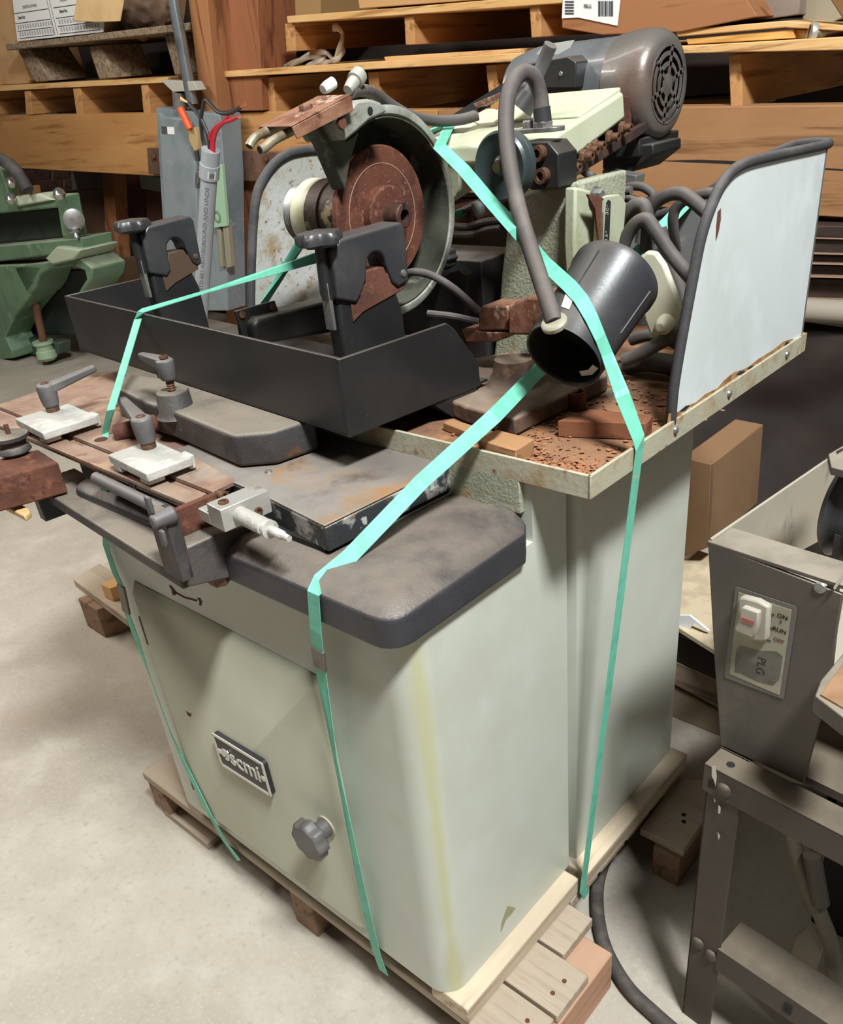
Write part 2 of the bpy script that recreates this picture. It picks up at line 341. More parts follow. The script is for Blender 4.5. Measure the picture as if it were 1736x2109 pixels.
# base casting rim
rm = MB()
def rimring(ins, z, x0=-.74, x1=.012, y0=-.03, y1=.258):
    r = max(.035 - ins * .3, .01)
    return [V(x, y, z) for x, y in corner(x0 + ins + r, y0 + ins + r, r, 180, 270, 5) + corner(x1 - ins - r, y0 + ins + r, r, 270, 360, 5) + [(x1 - ins * .6, y1 - .03), (x1 - ins * .6 - .02, y1), (x0 + ins, y1)]]
rings = [rimring(.012, .866), rimring(.0, .872), rimring(0, .912), rimring(.004, .916), rimring(.032, .93)]
n = len(rings[0]); rm.v = [p for r in rings for p in r]
rm.f = [tuple(range(n)), tuple(range(4 * n, 5 * n))] + [(i * n + k, i * n + (k + 1) % n, (i + 1) * n + (k + 1) % n, (i + 1) * n + k) for i in range(4) for k in range(n)]
rm.build('base_casting', M_RIM, mach, .004, seg=3)
# worn cover slab above the casting
sl = [(-.148, .026), (-.132, .285), (-.30, .335), (-.56, .30), (-.56, .062), (-.30, .046)]
MB().prism([(x, y, .936) for x, y in sl], Z * .036).build('cover_side', M_WORN, mach, .003)
ct = MB().prism([(x, y, .9725) for x, y in sl], Z * .003).build('cover_plate', M_WORN_TOP, mach, .0015)
for px, py in ((553, 972),): MB().lathe(P(px, py, 'z', .9755), Z, [(0, .006), (.002, .005), (.003, .002)], 14).build('screw', M_STEEL, ct)
MB().box(-.75, -.16, .03, .25, .925, .938).build('saddle', M_DARK, mach)
# drip pan
pan = MB().box(-.86, .092, .256, .942, .975, .994).build('drip_pan', M_PAN, mach)
MB().box(-.862, .096, .252, .257, .976, 1.008).build('pan_lip', M_LIP, pan, .001)
MB().box(.0915, .0965, .252, .946, .976, 1.008).build('pan_lip', M_LIP, pan, .001)
MB().box(-.862, .096, .941, .946, .976, 1.008).build('pan_lip', M_LIP, pan, .001)
MB().box(-.862, -.857, .252, .946, .976, 1.008).build('pan_lip', M_LIP, pan, .001)
for y in (.47, .64, .86): MB().lathe((.0965, y, .993), X, [(0, .006), (.003, .005), (.0045, .002)], 12).build('lip_screw', M_STEEL, pan)
# splash guards
def tube_edge(pts, r, name, parent, m=None): return MB().tube(pts, r, 12, 6).build(name, m or M_RUBBER, parent)
ge = [(1380, 872), (1386, 800), (1402, 700), (1424, 580), (1442, 490), (1465, 420), (1492, 368), (1530, 338), (1600, 320), (1700, 298)]
gp = [P(x, y, 'x', .089) for x, y in ge]; gb = P(1660, 692, 'x', .089)
gp[-1].y = .93
guard = MB().prism(gp + [V(.089, .93, .995), V(.089, gp[0].y, .995)], X * .003).build('splash_guard', M_GUARD, mach)
bk = [V(.092, .934, .995), V(.092, .934, 1.30), V(.03, .934, 1.297), V(-.03, .934, 1.272), V(-.09, .934, 1.236), V(-.15, .934, 1.205), V(-.3, .934, 1.16), V(-.45, .934, 1.14), V(-.45, .934, .995)]
M_GBACK = mat('grey_guard_back', (112, 112, 110), .6, 0, [((94, 92, 90), 6, .45, .65), ((128, 126, 122), 40, .55, .7)])
MB().prism(bk, Y * .003).build('guard_back_panel', M_GBACK, guard)
tube_edge([p + V(.001, 0, 0) for p in gp] + [V(.086, .936, 1.302), V(.06, .936, 1.302), V(.03, .936, 1.297), V(-.03, .936, 1.272), V(-.09, .936, 1.237), V(-.15, .936, 1.207), V(-.3, .936, 1.162)], .0072, 'rubber_edge', guard)
gl = [(519, 655), (518, 560), (526, 420), (545, 365), (580, 325), (625, 310), (690, 308), (760, 308)]
gq = [P(x, y, 'x', -.75) for x, y in gl]
gL = MB().prism(gq + [V(-.75, .9, gq[-1].z), V(-.75, .9, .995), V(-.75, gq[0].y, .995)], -X * .003).build('splash_guard', M_GUARD_L, mach)
tube_edge([V(-.751, gq[0].y, 1.0)] + [p - V(.001, 0, 0) for p in gq] + [V(-.751, .9, gq[-1].z)], .0085, 'rubber_edge', gL)

M_REDGE = mat('rust_edge', (158, 122, 80), .8, 0, [((120, 74, 46), 30, .46, .62), ((186, 166, 124), 18, .55, .7)], bump=(90, .4))
def patch(name, px, ax, val, d, m, parent): return MB().prism([P(a_, b_, ax, val) for a_, b_ in px], d).build(name, m, parent)
patch('rust_patch', ((1374, 872), (1377, 852), (1402, 847), (1412, 836), (1432, 829), (1452, 812), (1476, 800), (1492, 782), (1512, 766), (1530, 761), (1546, 752), (1560, 740), (1590, 722), (1612, 704), (1630, 698), (1644, 702), (1658, 690), (1659, 700), (1520, 788)), 'x', .0923, X * .0004, M_REDGE, guard)
patch('rust_patch', ((1478, 436), (1484, 429), (1484, 452), (1480, 476), (1474, 496), (1475, 466)), 'x', .0923, X * .0004, M_RUST, guard)
for q in (((1398, 848), (1412, 836), (1422, 834), (1410, 846)), ((1516, 772), (1524, 765), (1536, 764), (1528, 772)), ((1538, 760), (1546, 754), (1556, 753), (1546, 760)), ((1614, 712), (1620, 704), (1630, 706), (1620, 712))):
    patch('rust_hole', q, 'x', .0928, X * .0003, M_DARK, guard)
for q in (((348, 1206), (352, 1206), (362, 1218), (362, 1226), (355, 1225), (353, 1214)), ((360, 1218), (380, 1229), (406, 1236), (406, 1239), (380, 1232), (360, 1221)), ((406, 1232), (412, 1232), (416, 1240), (414, 1248), (410, 1246), (411, 1239))):
    patch('rust_mark', q, 'y', -.0004, -Y * .0003, M_RUST, mach)
patch('rust_mark', ((383, 1464), (388, 1468), (394, 1470), (392, 1476), (387, 1473)), 'y', -.0134, -Y * .0003, M_RUST, door)
patch('paint_chip', ((1045, 1866), (1062, 1870), (1052, 1884), (1043, 1892), (1031, 1921), (1033, 1900)), 'x', .0004, X * .0003, mat('olive_primer', (150, 146, 114), .6), mach)
# ---------------------------------------------------------------- swivelled work table (frame turned 5 degrees)
SA = math.radians(5.0); E1 = V(math.cos(SA), -math.sin(SA), 0); E2 = V(math.sin(SA), math.cos(SA), 0)
def G(u, v, z): return E1 * u + E2 * v + Z * z
def Q(px, py, ax, val):
    a = (px - CAM_PP[0]) / CAM_F; b = (py - CAM_PP[1]) / CAM_F
    d = Vector([CAM_R[0][k] * a + CAM_R[1][k] * b + CAM_R[2][k] for k in range(3)]); n = {'u': E1, 'v': E2, 'z': Z}[ax]
    return CAM_C + d * ((val - CAM_C.dot(n)) / d.dot(n))
def gbox(mb, u0, u1, v0, v1, z0, z1):
    return mb.obox(G((u0 + u1) / 2, (v0 + v1) / 2, (z0 + z1) / 2), E1 * (u1 - u0) / 2, E2 * (v1 - v0) / 2, Z * (z1 - z0) / 2)
def socket(c, axis, r, h, parent, m=None, name='socket_screw'):
    b = MB().lathe(c, axis, [(0, r), (h, r), (h, r * .55), (h * .4, r * .55), (h * .4, 0.0003)], 14)
    return b.build(name, m or M_BOLT, parent)
# saddle plate with ridge and screws
M_SADDLE = mat('dusty_saddle', (112, 102, 92), .7, .1, [((134, 122, 108), 10, .45, .65), ((86, 76, 68), 24, .55, .7), ((138, 104, 74), 16, .64, .74)], bump=(120, .3))
sd = MB().prism([P(x, y, 'z', .958) for x, y in ((300, 930), (440, 1012), (545, 1020), (660, 950), (600, 880), (380, 860), (220, 850))], -Z * .02).build('saddle_plate', M_SADDLE, mach, .004)
MB().tube([P(452, 990, 'z', .962), P(480, 980, 'z', .964), P(530, 956, 'z', .964), P(600, 925, 'z', .962)], .011, 12).build('ridge', M_SADDLE, sd)
for px, py, r in ((420, 945, .007), (472, 963, .007), (205, 862, .008), (243, 876, .006)):
    c = P(px, py, 'z', .962); MB().lathe(c, Z, [(-.004, r * 2.1), (0, r * 1.9)], 18).build('screw_boss', M_SADDLE, sd); socket(c, Z, r, .009, sd)
# rust-stained table plates
tb = MB().prism([P(x, y, 'z', .968) for x, y in ((-22, 868), (386, 1042), (440, 1020), (500, 985), (395, 905), (250, 762), (180, 768), (20, 826))], -Z * .008).build('work_table', M_RTAB, mach, .001)
up1 = MB().prism([P(x, y, 'z', .976) for x, y in ((-10, 834), (437, 1012), (487, 989), (392, 936), (330, 912), (250, 845), (120, 800))], -Z * .007).build('table_rail', M_RTAB, tb, .001)
up2 = MB().prism([P(x, y, 'z', .977) for x, y in ((30, 826), (100, 806), (242, 764), (300, 800), (190, 850), (120, 842))], -Z * .008).build('table_rail', M_RTAB, tb, .001)
up3 = MB().prism([P(x, y, 'z', .974) for x, y in ((-20, 868), (388, 1038), (420, 1022), (-20, 840))], -Z * .006).build('table_rail', M_RTAB, tb, .001)
MB().lathe(P(208, 905, 'z', .9763), Z, [(0, .0115), (.0003, .0115)], 20).build('rust_hole', mat('hole_dark', (66, 34, 26), .9), tb)
# rod into the arm
MB().cyl(P(238, 893, 'z', .985), P(352, 862, 'z', .998), .0145, n=16).build('guide_rod', M_RUST, mach, .001)
# black L shaped fixture body
fx = MB(); gbox(fx, -.78, -.31, -.121, -.03, .884, .904); fx = fx.build('fixture_body', M_IRON, mach, .003)
w = MB(); w.prism([Q(x, y, 'u', -.3) for x, y in ((390, 1210), (535, 1177), (530, 1077), (442, 1102), (381, 1129))], -E1 * .034); w.build('end_wall', M_IRON, fx, .003)
w = MB(); w.prism([G(-.334, v, z) for v, z in ((-.108, .94), (-.03, .93), (-.03, .985), (-.105, .985))], -E1 * .01); w.build('inner_face', M_RUST, fx, .001)
w = MB(); gbox(w, -.352, -.3, -.123, -.104, .9, .994); w.build('end_post', M_IRON, fx, .002)
w = MB(); gbox(w, -.455, -.415, -.1, -.05, .862, .886); w.build('foot', M_IRON, fx, .002)
w = MB(); gbox(w, -.80, -.775, -.135, -.05, .852, .9); gbox(w, -.84, -.77, -.14, -.04, .893, .903); w.build('side_bracket', M_BLACK, fx, .002)
w = MB(); w.hexa(G(-.32, -.062, .884), -Z, .016, .02); w.build('hex_bolt', M_BOLT, fx)
w = MB(); gbox(w, -.74, -.335, -.062, -.05, .903, .955); w.build('back_wall', M_BLACK, fx, .003)
w = MB(); w.cyl(Q(198, 984, 'z', .953), Q(338, 1052, 'z', .953), .0095); w.build('slide_rod', M_LEVER, fx)
for px, py in ((262, 990), (288, 1004)):
    c = P(px, py, 'z', .955); MB().obox(c, E1 * .012, E2 * .012, Z * .01).build('gib_block', M_BLACK, fx, .002)
wn = MB(); c = Q(330, 1070, 'v', -.128); wn.cyl(c + E2 * .02, c - E2 * .012, .012, .009, 14)
wn.obox(c + V(-.006, -.006, .022), E1 * .007, E2 * .003, Z * .012); wn.obox(c + V(.006, -.006, -.022), E1 * .007, E2 * .003, Z * .012)
wn.build('wing_screw', M_LEVER, fx, .003)
# micrometer stop
mi = MB(); gbox(mi, -.287, -.252, -.07, .004, .968, 1.0); gbox(mi, -.315, -.287, -.07, .004, .968, .985); mi = mi.build('micrometer_block', M_ALU, mach, .0012)
a = G(-.255, -.044, .983)
mb_ = MB().lathe(a, E1, [(0, .0115), (.06, .0115), (.061, .0095), (.066, .0095), (.067, .012), (.072, .012), (.073, .0065), (.098, .006), (.1, .0045), (.112, .004)], 20)
mb_.build('micrometer_barrel', M_CLAMP, mi)
socket(G(-.268, -.055, 1.0), Z, .007, .003, mi)
for v in (-.018,): socket(G(-.2515, v, .978), E1, .006, .003, mi)
for px, py in ((428, 1031), (452, 1017)):
    c = P(px, py, 'z', .97); socket(c, E1, .0075, .016, tb)
MB().prism([P(x, y, 'z', .968) for x, y in ((410, 1024), (455, 1000), (470, 1006), (424, 1032))], -Z * .02).build('end_plate', M_RUST, tb, .001)
# clamps with levers
def clamp(u0, u1, v0, v1, hub, tip, hubtop):
    c = G((u0 + u1) / 2, (v0 + v1) / 2, .99)
    r = sub('table_clamp', mach, c)
    b = MB(); gbox(b, u0, u1, v0, v1, .986, 1.0); gbox(b, u0 + .01, u0 + .035, v0, v0 + .03, .978, .987); gbox(b, u1 - .035, u1 - .008, v0 + .002, v0 + .03, .978, .987)
    gbox(b, u1 - .03, u1 - .004, v1 - .004, v1 + .006, .98, 1.001)
    b.build('clamp_plate', M_CLAMP, r, .002)
    h = V(hub); MB().cyl(h, h + Z * .008, .0115, n=16).build('rusty_collar', M_BOLT, r)
    t = V(tip); L = MB(); L.lathe(h + Z * .008, Z, [(0, .013), (.016, .0155), (.036, .0165), (.042, .0145)], 20)
    e = h + Z * .04; d = (t - e); side = d.cross(Z).normalized(); upv = side.cross(d.normalized())
    L.frustum([h + Z * .030 + side * .013, h + Z * .030 - side * .013, h + Z * .048 - side * .013, h + Z * .048 + side * .013],
              [t + side * .007 - upv * .006, t - side * .007 - upv * .006, t - side * .007 + upv * .006, t + side * .007 + upv * .006])
    L.build('clamp_lever', M_LEVER, r, .004, seg=3)
    socket(h + Z * .047, Z, .0075, .004, r)
    return r
c1 = P(110, 846, 'z', 1.0); t1 = c1 + E1 * .02 + V(.012, .075, .085)
clamp(-.902, -.775, -.092, .004, c1, Q(197, 757, 'v', c1.dot(E2) + .09), 0)
c2 = P(307, 922, 'z', 1.0)
clamp(-.577, -.451, -.07, .004, c2, Q(253, 824, 'v', c2.dot(E2) + .05), 0)
# arm casting with boss and lever
ar = MB()
ar.prism([Q(x, y, 'z', 1.028) for x, y in ((232, 795), (300, 828), (345, 842), (450, 885), (480, 897), (560, 890), (650, 860), (420, 790), (262, 768))], -Z * .05)
ar = ar.build('arm_casting', M_IRON, mach, .006, seg=3)
bc_ = Q(354, 805, 'z', 1.052)
MB().lathe(bc_ - Z * .04, Z, [(0, .034), (.008, .0285), (.038, .0265), (.04, .025)], 26).build('arm_boss', M_IRON, ar)
sc = MB(); sc.lathe(bc_, Z, [(0, .006), (.02, .006)], 12)
for k in range(5): sc.lathe(bc_ + Z * (.002 + k * .0036), Z, [(0, .006), (.0012, .0072), (.0024, .006)], 12, cap=False)
sc.build('threaded_stud', M_BOLT, ar)
hl = MB(); hb = bc_ + Z * .018
hl.lathe(hb, Z, [(0, .011), (.004, .013), (.03, .0145), (.034, .013)], 18)
tip = Q(290, 732, 'v', bc_.dot(E2)); e = hb + Z * .030; d = (tip - e).normalized(); s_ = d.cross(Z).normalized()
hl.frustum([e + s_ * .012 - Z * .014, e - s_ * .012 - Z * .014, e - s_ * .012 + Z * .006, e + s_ * .012 + Z * .006], [tip + s_ * .006 - Z * .004, tip - s_ * .006 - Z * .004, tip - s_ * .006 + Z * .005, tip + s_ * .006 + Z * .005])
hl.build('arm_lever', M_LEVER, ar, .003); socket(hb + Z * .035, Z, .007, .004, ar)
M_PLATE = mat('tarnished_plate', (128, 126, 116), .45, .5, [((100, 96, 84), 16, .45, .62), ((156, 152, 142), 30, .56, .7)])
for pts, scr in ((((368, 856), (443, 884), (448, 931), (374, 893)), ((375, 884), (436, 906))), (((247, 819), (303, 843), (308, 876), (249, 862)), ((251, 838),))):
    q = [Q(x, y, 'v', .058) for x, y in pts]; pl = MB().prism(q, E2 * .002).build('scale_plate', M_PLATE, ar)
    for x, y in scr: MB().lathe(Q(x, y, 'v', .058), -E2, [(0, .006), (.002, .005), (.003, .002)], 12).build('plate_screw', M_STEEL, ar)
# black tray
TR = sub('coolant_tray', mach, G(-.69, .3, 1.03))
th = .006
w = MB(); w.prism([G(-1.136, .14, 1.03), G(-.244, .14, 1.03), G(-.244, .14, 1.139), G(-1.136, .14, 1.139)], E2 * th); w.build('tray_front', M_BLACK, TR, .0015)
w = MB(); w.prism([G(-.24, .138, 1.03), G(-.24, .4, 1.029), G(-.24, .398, 1.067), G(-.24, .352, 1.128), G(-.24, .338, 1.139), G(-.24, .138, 1.139)], -E1 * th); w.build('tray_side', M_BLACK, TR, .0015)
w = MB(); w.prism([G(-1.136, .14, 1.03), G(-1.136, .4, 1.03), G(-1.136, .4, 1.139), G(-1.136, .14, 1.139)], E1 * th); w.build('tray_side', M_BLACK, TR, .0015)
w = MB(); gbox(w, -1.136, -.244, .14, .42, 1.03, 1.034)
w.build('tray_floor', M_BLACK, TR)
w = MB(); w.prism([G(-.243, .4, 1.029), G(-.243, .343, .993), G(-.243, .3, 1.029)], -E1 * .3); w.build('tray_skirt', M_BLACK, TR)
# work support posts
def post(u, v0, v1, face, name_off):
    r = sub('support_post', mach, G(u, (v0 + v1) / 2, 1.034)); vm = (v0 + v1) / 2
    b = MB(); b.prism([G(u, v0 + .002, 1.034), G(u, v1 + .004, 1.034), G(u, v1, 1.15), G(u, v1 - .016, 1.2), G(u, v0, 1.2), G(u, v0 - .002, 1.15)], -E1 * .032)
    b.build('post_body', M_BLACK, r, .006, seg=3)
    # clamping jaw with a U-shaped opening, hole axis along the bar
    hy, hz, hr = vm + .012, 1.222, .0185
    j = MB(); o = []
    o += [(v0 - .004, 1.192), (v0 + .028, 1.18), (v0 + .038, 1.19)]
    o += [(hy - hr, 1.212)] + [(hy + hr * math.cos(math.radians(a)), hz + hr * math.sin(math.radians(a))) for a in range(180, -1, -20)] + [(hy + hr + .008, 1.195), (hy + hr + .018, 1.185), (v1 + .012, 1.19), (v1 + .014, 1.262), (v1 + .008, 1.272), (v0 + .012, 1.268), (v0 - .002, 1.255)]
    j.prism([G(u + .006, a, z) for a, z in o], -E1 * .044); j.build('clamp_jaw', M_PLBLK, r, .004, seg=3)
    s = MB(); s.prism([G(u + .002, a, z) for a, z in ((v0 + .02, 1.155), (v0 + .04, 1.165), (v1 + .004, 1.18), (v1 + .006, 1.205), (hy + .02, 1.208), (hy + .016, 1.218), (hy - .016, 1.218), (hy - .02, 1.2), (v0 + .02, 1.2))], -E1 * .036)
    s.build('bar_seat', face, r, .001)
    MB().lathe(G(u + .006, v1 + .002, 1.203), E1, [(0, .0055), (.0015, .005), (.0025, .002)], 12).build('rivet', face if face is not M_RUST else M_STEEL, r)
    k = MB(); kc_ = G(u - .012, v0 - .008, 1.262); k.cyl(kc_ - Z * .07, kc_, .0085, n=14); k.build('knob_stem', M_BLACK, r)
    k = MB(); lobed(k, kc_, Z, .030, .0045, 5, [(0, .8), (.004, .98), (.012, 1), (.018, .86), (.02, .5)]); k.build('star_knob', M_PLBLK, r)
    c = MB(); gbox(c, u - .022, u - .004, v0 - .012, v0 - .006, 1.15, 1.215); c.build('spring_clip', M_STEEL, r, .001)
    return r
post(-.325, .214, .332, M_RUST, 0)
post(-.85, .2, .290, mat('oiled_bore', (92, 72, 58), .5, .3), 1)
# cantilever arm in the tray
sa = MB(); sa.prism([G(-.6, v, z) for v, z in ((.235, 1.085), (.45, 1.062), (.5, 1.062), (.5, 1.115), (.45, 1.12), (.25, 1.128), (.236, 1.12))], -E1 * .055)
sa = sa.build('support_arm', M_BLACK, mach, .008, seg=3)
bp = MB(); bp.prism([Q(x, y, 'u', -.62) for x, y in ((484, 641), (566, 619), (578, 652), (515, 700), (500, 690))], -E1 * .005); bp.build('bracket_plate', M_BLACK, sa, .001)
for x, y in ((499, 648), (561, 633)): MB().lathe(Q(x, y, 'u', -.618), E1, [(0, .006), (.001, .006)], 12).build('plate_hole', M_BOLT, sa)
# rusty side block and pulley at the table's left end
lb = MB(); lb.prism([P(x, y, 'z', .962) for x, y in ((-60, 960), (78, 925), (120, 952), (-60, 1000))], -Z * .055); lb = lb.build('end_block', M_RUST, mach, .003)
pc = P(32, 932, 'z', .965)
MB().lathe(pc, Z, [(0, .024), (.004, .028), (.010, .026), (.014, .022), (.022, .024), (.026, .03), (.032, .03), (.034, .026)], 26).build('grooved_pulley', M_IRON, lb)
MB().cyl(pc + Z * .03, pc + Z * .05, .004, n=10).build('pulley_pin', M_RUST, lb)
bs_ = MB().prism([P(x, y, 'z', .9) for x, y in ((-30, 1020), (50, 1062), (62, 1052), (60, 1046), (-20, 1008))], -Z * .012).build('wooden_handle', mat('pale_handle_wood', (214, 176, 124), .6), mach, .003)
# ---------------------------------------------------------------- wheel head
WC = V(-.40, .438, 1.268)
M_GCAST = mat('stained_guard_casting', (150, 150, 140), .55, .2, [((112, 110, 96), 10, .44, .62), ((176, 174, 164), 22, .55, .7), ((120, 92, 58), 30, .64, .74)], bump=(110, .3))
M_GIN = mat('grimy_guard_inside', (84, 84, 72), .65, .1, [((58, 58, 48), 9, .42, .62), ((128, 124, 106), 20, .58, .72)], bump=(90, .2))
M_SPIN = mat('worn_spindle', (84, 66, 56), .55, .2, [((60, 48, 44), 14, .45, .62), ((190, 176, 138), 9, .6, .64), ((116, 78, 50), 30, .6, .72)], bump=(120, .3))
M_CREAM = mat('cream_ring', (208, 204, 178), .5, 0, [((140, 96, 58), 16, .62, .68), ((180, 172, 140), 9, .5, .7)])
wh = MB().lathe(WC - X * .006, X, [(0, .094), (.002, .098), (.010, .098), (.012, .096), (.012, .001)], 72)
wh = wh.build('grinding_wheel', M_WHEEL, mach)
MB().lathe(WC + X * .0058, X, [(0, .0725), (.0007, .0725), (.0007, .0735), (0, .0735)], 64, cap=False).build('scribed_ring', mat('pale_scratch', (170, 140, 120), .7), wh)
MB().lathe(WC + X * .006, X, [(0, .043), (.014, .043), (.017, .040), (.017, .001)], 44).build('wheel_flange', M_WHEEL, wh)
nt_ = MB().lathe(WC + X * .022, X, [(0, .018), (.028, .018), (.030, .016), (.030, .0095), (.012, .0095), (.012, .0005)], 24)
nt_.build('spindle_nut', mat('dark_rust', (70, 44, 36), .7, .3, [((92, 60, 46), 50, .5, .65)]), wh)
MB().obox(WC + V(.040, 0, .0135), X * .014, Y * .002, Z * .0045).build('nut_slot', M_DARK, wh)
sp = MB().lathe(WC - X * .03, -X, [(0, .05), (.06, .05), (.062, .053), (.10, .053)], 36).build('spindle_housing', M_SPIN, mach)
MB().lathe(WC - X * .12, -X, [(0, .0535), (.03, .0545), (.036, .052), (.04, .046)], 36).build('bearing_ring', M_CREAM, sp)
tr = MB(); pr_ = []
for k in range(6): pr_ += [(.004 * k, .0445), (.004 * k + .002, .0465)]
tr.lathe(WC - X * .158, -X, pr_ + [(.026, .043), (.027, .02)], 36); tr.build('threaded_nose', M_STEEL, sp)
# guard: band around the wheel plus back plate (angles measured from +Z towards +Y side)
gd = MB(); ri, ro = .134, .146
gd.lathe(WC - X * .062, X, [(0, ri), (0, ro), (.078, ro), (.082, ro + .003), (.088, ro + .003), (.09, ro), (.09, ri + .004), (.084, ri), (0, ri)], 56, cap=False, a0=-195, a1=28)
gd = gd.build('wheel_guard', M_GCAST, mach)
def sector(r, a0, a1, n=28): return [V(0, -math.sin(math.radians(a0 + (a1 - a0) * k / n)) * r, math.cos(math.radians(a0 + (a1 - a0) * k / n)) * r) for k in range(n + 1)]
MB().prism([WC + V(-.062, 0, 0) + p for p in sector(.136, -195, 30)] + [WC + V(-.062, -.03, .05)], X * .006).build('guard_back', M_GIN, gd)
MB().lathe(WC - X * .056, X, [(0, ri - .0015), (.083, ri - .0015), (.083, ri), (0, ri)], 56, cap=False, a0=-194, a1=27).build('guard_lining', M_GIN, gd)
lug = [(692, 250), (720, 224), (735, 207), (760, 203), (784, 210), (800, 230), (762, 248), (738, 270), (713, 291), (700, 270)]
MB().prism([P(x, y, 'x', -.345) for x, y in lug], -X * .085).build('guard_lug', M_GCAST, gd, .004)
MB().lathe(P(762, 228, 'x', -.3445), X, [(0, .005), (.0008, .005)], 12).build('lug_hole', M_DARK, gd)
MB().lathe(P(702, 254, 'x', -.34), X, [(0, .008), (.004, .007)], 14).build('lug_socket', M_RUST, gd)
MB().prism([P(x, y, 'x', -.375) for x, y in ((652, 264), (692, 250), (713, 291), (740, 272), (722, 330), (712, 392), (694, 350), (672, 296))], -X * .03).build('guard_rib', M_GIN, gd, .002)
# coolant spout bracket
M_SPOUT = mat('rusty_sheet', (146, 104, 82), .6, .2, [((116, 72, 54), 16, .45, .62), ((184, 160, 138), 26, .58, .68), ((92, 56, 44), 40, .6, .7)], bump=(120, .3))
xs0, xs1 = -.335, -.40
tp = [P(600, 262, 'x', xs0), P(722, 197, 'x', xs0)]; bt = [P(610, 287, 'x', xs0), P(726, 228, 'x', xs0)]
o_ = V(xs1 - xs0, 0, .002)
ch = MB(); ch.prism([tp[0], tp[1], bt[1], bt[0]], X * .002); ch.prism([tp[0], tp[1], tp[1] + o_, tp[0] + o_], Z * .002); ch.prism([p + o_ for p in (tp[0], tp[1], bt[1], bt[0])], -X * .002)
ch = ch.build('spout_bracket', M_SPOUT, mach, .0008)
mid = tp[0].lerp(tp[1], .52) + o_ * .5
MB().hexa(mid, Z, .0095, .008).build('hex_bolt', M_BOLT, ch)
M_NOZ = mat('stained_tube', (150, 140, 118), .45, .4, [((116, 100, 78), 24, .5, .66)])
for off, pts in ((.022, ((655, 240), (600, 270), (565, 288), (545, 304), (535, 309))), (.052, ((600, 250), (555, 268), (530, 280), (518, 292), (513, 302)))):
    pp = [P(x, y, 'x', xs0 - off) for x, y in pts]
    t_ = MB().tube(pp, .0058, 12); t_.build('coolant_tube', M_NOZ, ch)
    d = (pp[-1] - pp[-2]).normalized(); MB().lathe(pp[-1], d, [(0, .0042), (.0006, .0042)], 12).build('tube_bore', M_DARK, ch)
ft = P(716, 186, 'x', -.375)
MB().lathe(ft, V(-.1, .7, .4), [(0, .007), (.012, .009), (.02, .009), (.021, .012), (.036, .012), (.04, .008)], 12).build('hose_fitting', mat('grey_fitting', (164, 160, 150), .5, .2), ch)
MB().lathe(ft + V(-.02, -.028, .004), V(0, .9, .3), [(0, .006), (.01, .008), (.022, .008)], 12).build('hose_fitting', mat('white_fitting', (222, 220, 214), .5), ch)
MB().tube([P(722, 190, 'x', -.375), P(745, 186, 'x', -.39), P(775, 195, 'x', -.44), P(815, 222, 'x', -.44), P(850, 240, 'x', -.43), P(900, 249, 'x', -.42), P(950, 246, 'x', -.40), P(985, 236, 'x', -.38)], .0085, 10).build('coolant_hose', M_CABLE, mach)
# arm and head casting, tilted up towards the motor
T = V(0, math.cos(math.radians(12)), math.sin(math.radians(12)))
ac = V(-.432, .61, 1.305)
arm = MB().lathe(ac, T, [(0, .05), (.004, .053), (.10, .053), (.102, .05), (.17, .05)], 40).build('head_arm', M_HEAD, mach)
MB().lathe(ac + T * .098, T, [(0, .0536), (.004, .0536)], 40).build('arm_seam', mat('seam_brown', (140, 120, 84), .7), arm)
hf = [P(x, y, 'x', -.2) for x, y in ((1128, 335), (1128, 290), (1159, 268), (1285, 187), (1289, 244), (1200, 313), (1160, 342))]
hd = MB().prism(hf, -X * .225).build('head_casting', M_HEAD, mach, .006, seg=3)
pad = [P(x, y, 'x', -.2) for x, y in ((1196, 238), (1285, 178), (1285, 192), (1200, 246))]
MB().prism([p + V(-.005, 0, 0) for p in pad], -X * .165).build('head_pad', M_HEAD, hd, .003)
MB().prism([P(x, y, 'x', -.197) for x, y in ((1150, 352), (1300, 262), (1330, 245), (1332, 262), (1300, 285), (1158, 374))], X * .012).build('dovetail_bar', mat('dark_rusty_bar', (62, 48, 44), .6, .3, [((92, 64, 52), 24, .5, .66)]), hd, .002)
for x, y in ((1172, 345), (1198, 322), (1209, 310), (1222, 301), (1252, 283), (1278, 264)):
    c = P(x, y, 'x', -.185); b_ = MB().hexa(c, X, .010, .008).build('lock_nut', M_BOLT, hd); socket(c + X * .006, X, .0065, .014, hd)
# slide block with handwheel
sb = MB().prism([P(x, y, 'y', .565) for x, y in ((1072, 292), (1128, 292), (1150, 318), (1150, 388), (1098, 392), (1060, 380))], Y * .05).build('slide_block', M_BLACK, mach, .002)
for x, y in ((1114, 315), (1121, 361)): socket(P(x, y, 'y', .565), -Y, .011, .012, sb)
hc = P(1027, 344, 'y', .50)
M_HW = mat('dark_green_handwheel', (52, 62, 62), .35, .1, [((70, 78, 76), 10, .45, .65)], dust=((120, 120, 112), .3))
hw = MB().lathe(hc + Y * .03, -Y, [(0, .042), (.002, .0455), (.010, .0455), (.012, .044), (.014, .0465), (.026, .0465), (.03, .043), (.026, .036), (.024, .015), (.028, .012), (.03, .008)], 56).build('handwheel', M_HW, mach)
MB().cyl(hc, hc - Y * .006, .007, n=14).build('wheel_screw', mat('brass_screw', (150, 132, 96), .4, .6), hw)
MB().cyl(hc + Y * .03, hc + Y * .07, .012).build('wheel_shaft', M_IRON, hw)
kc2 = P(985, 432, 'y', .51)
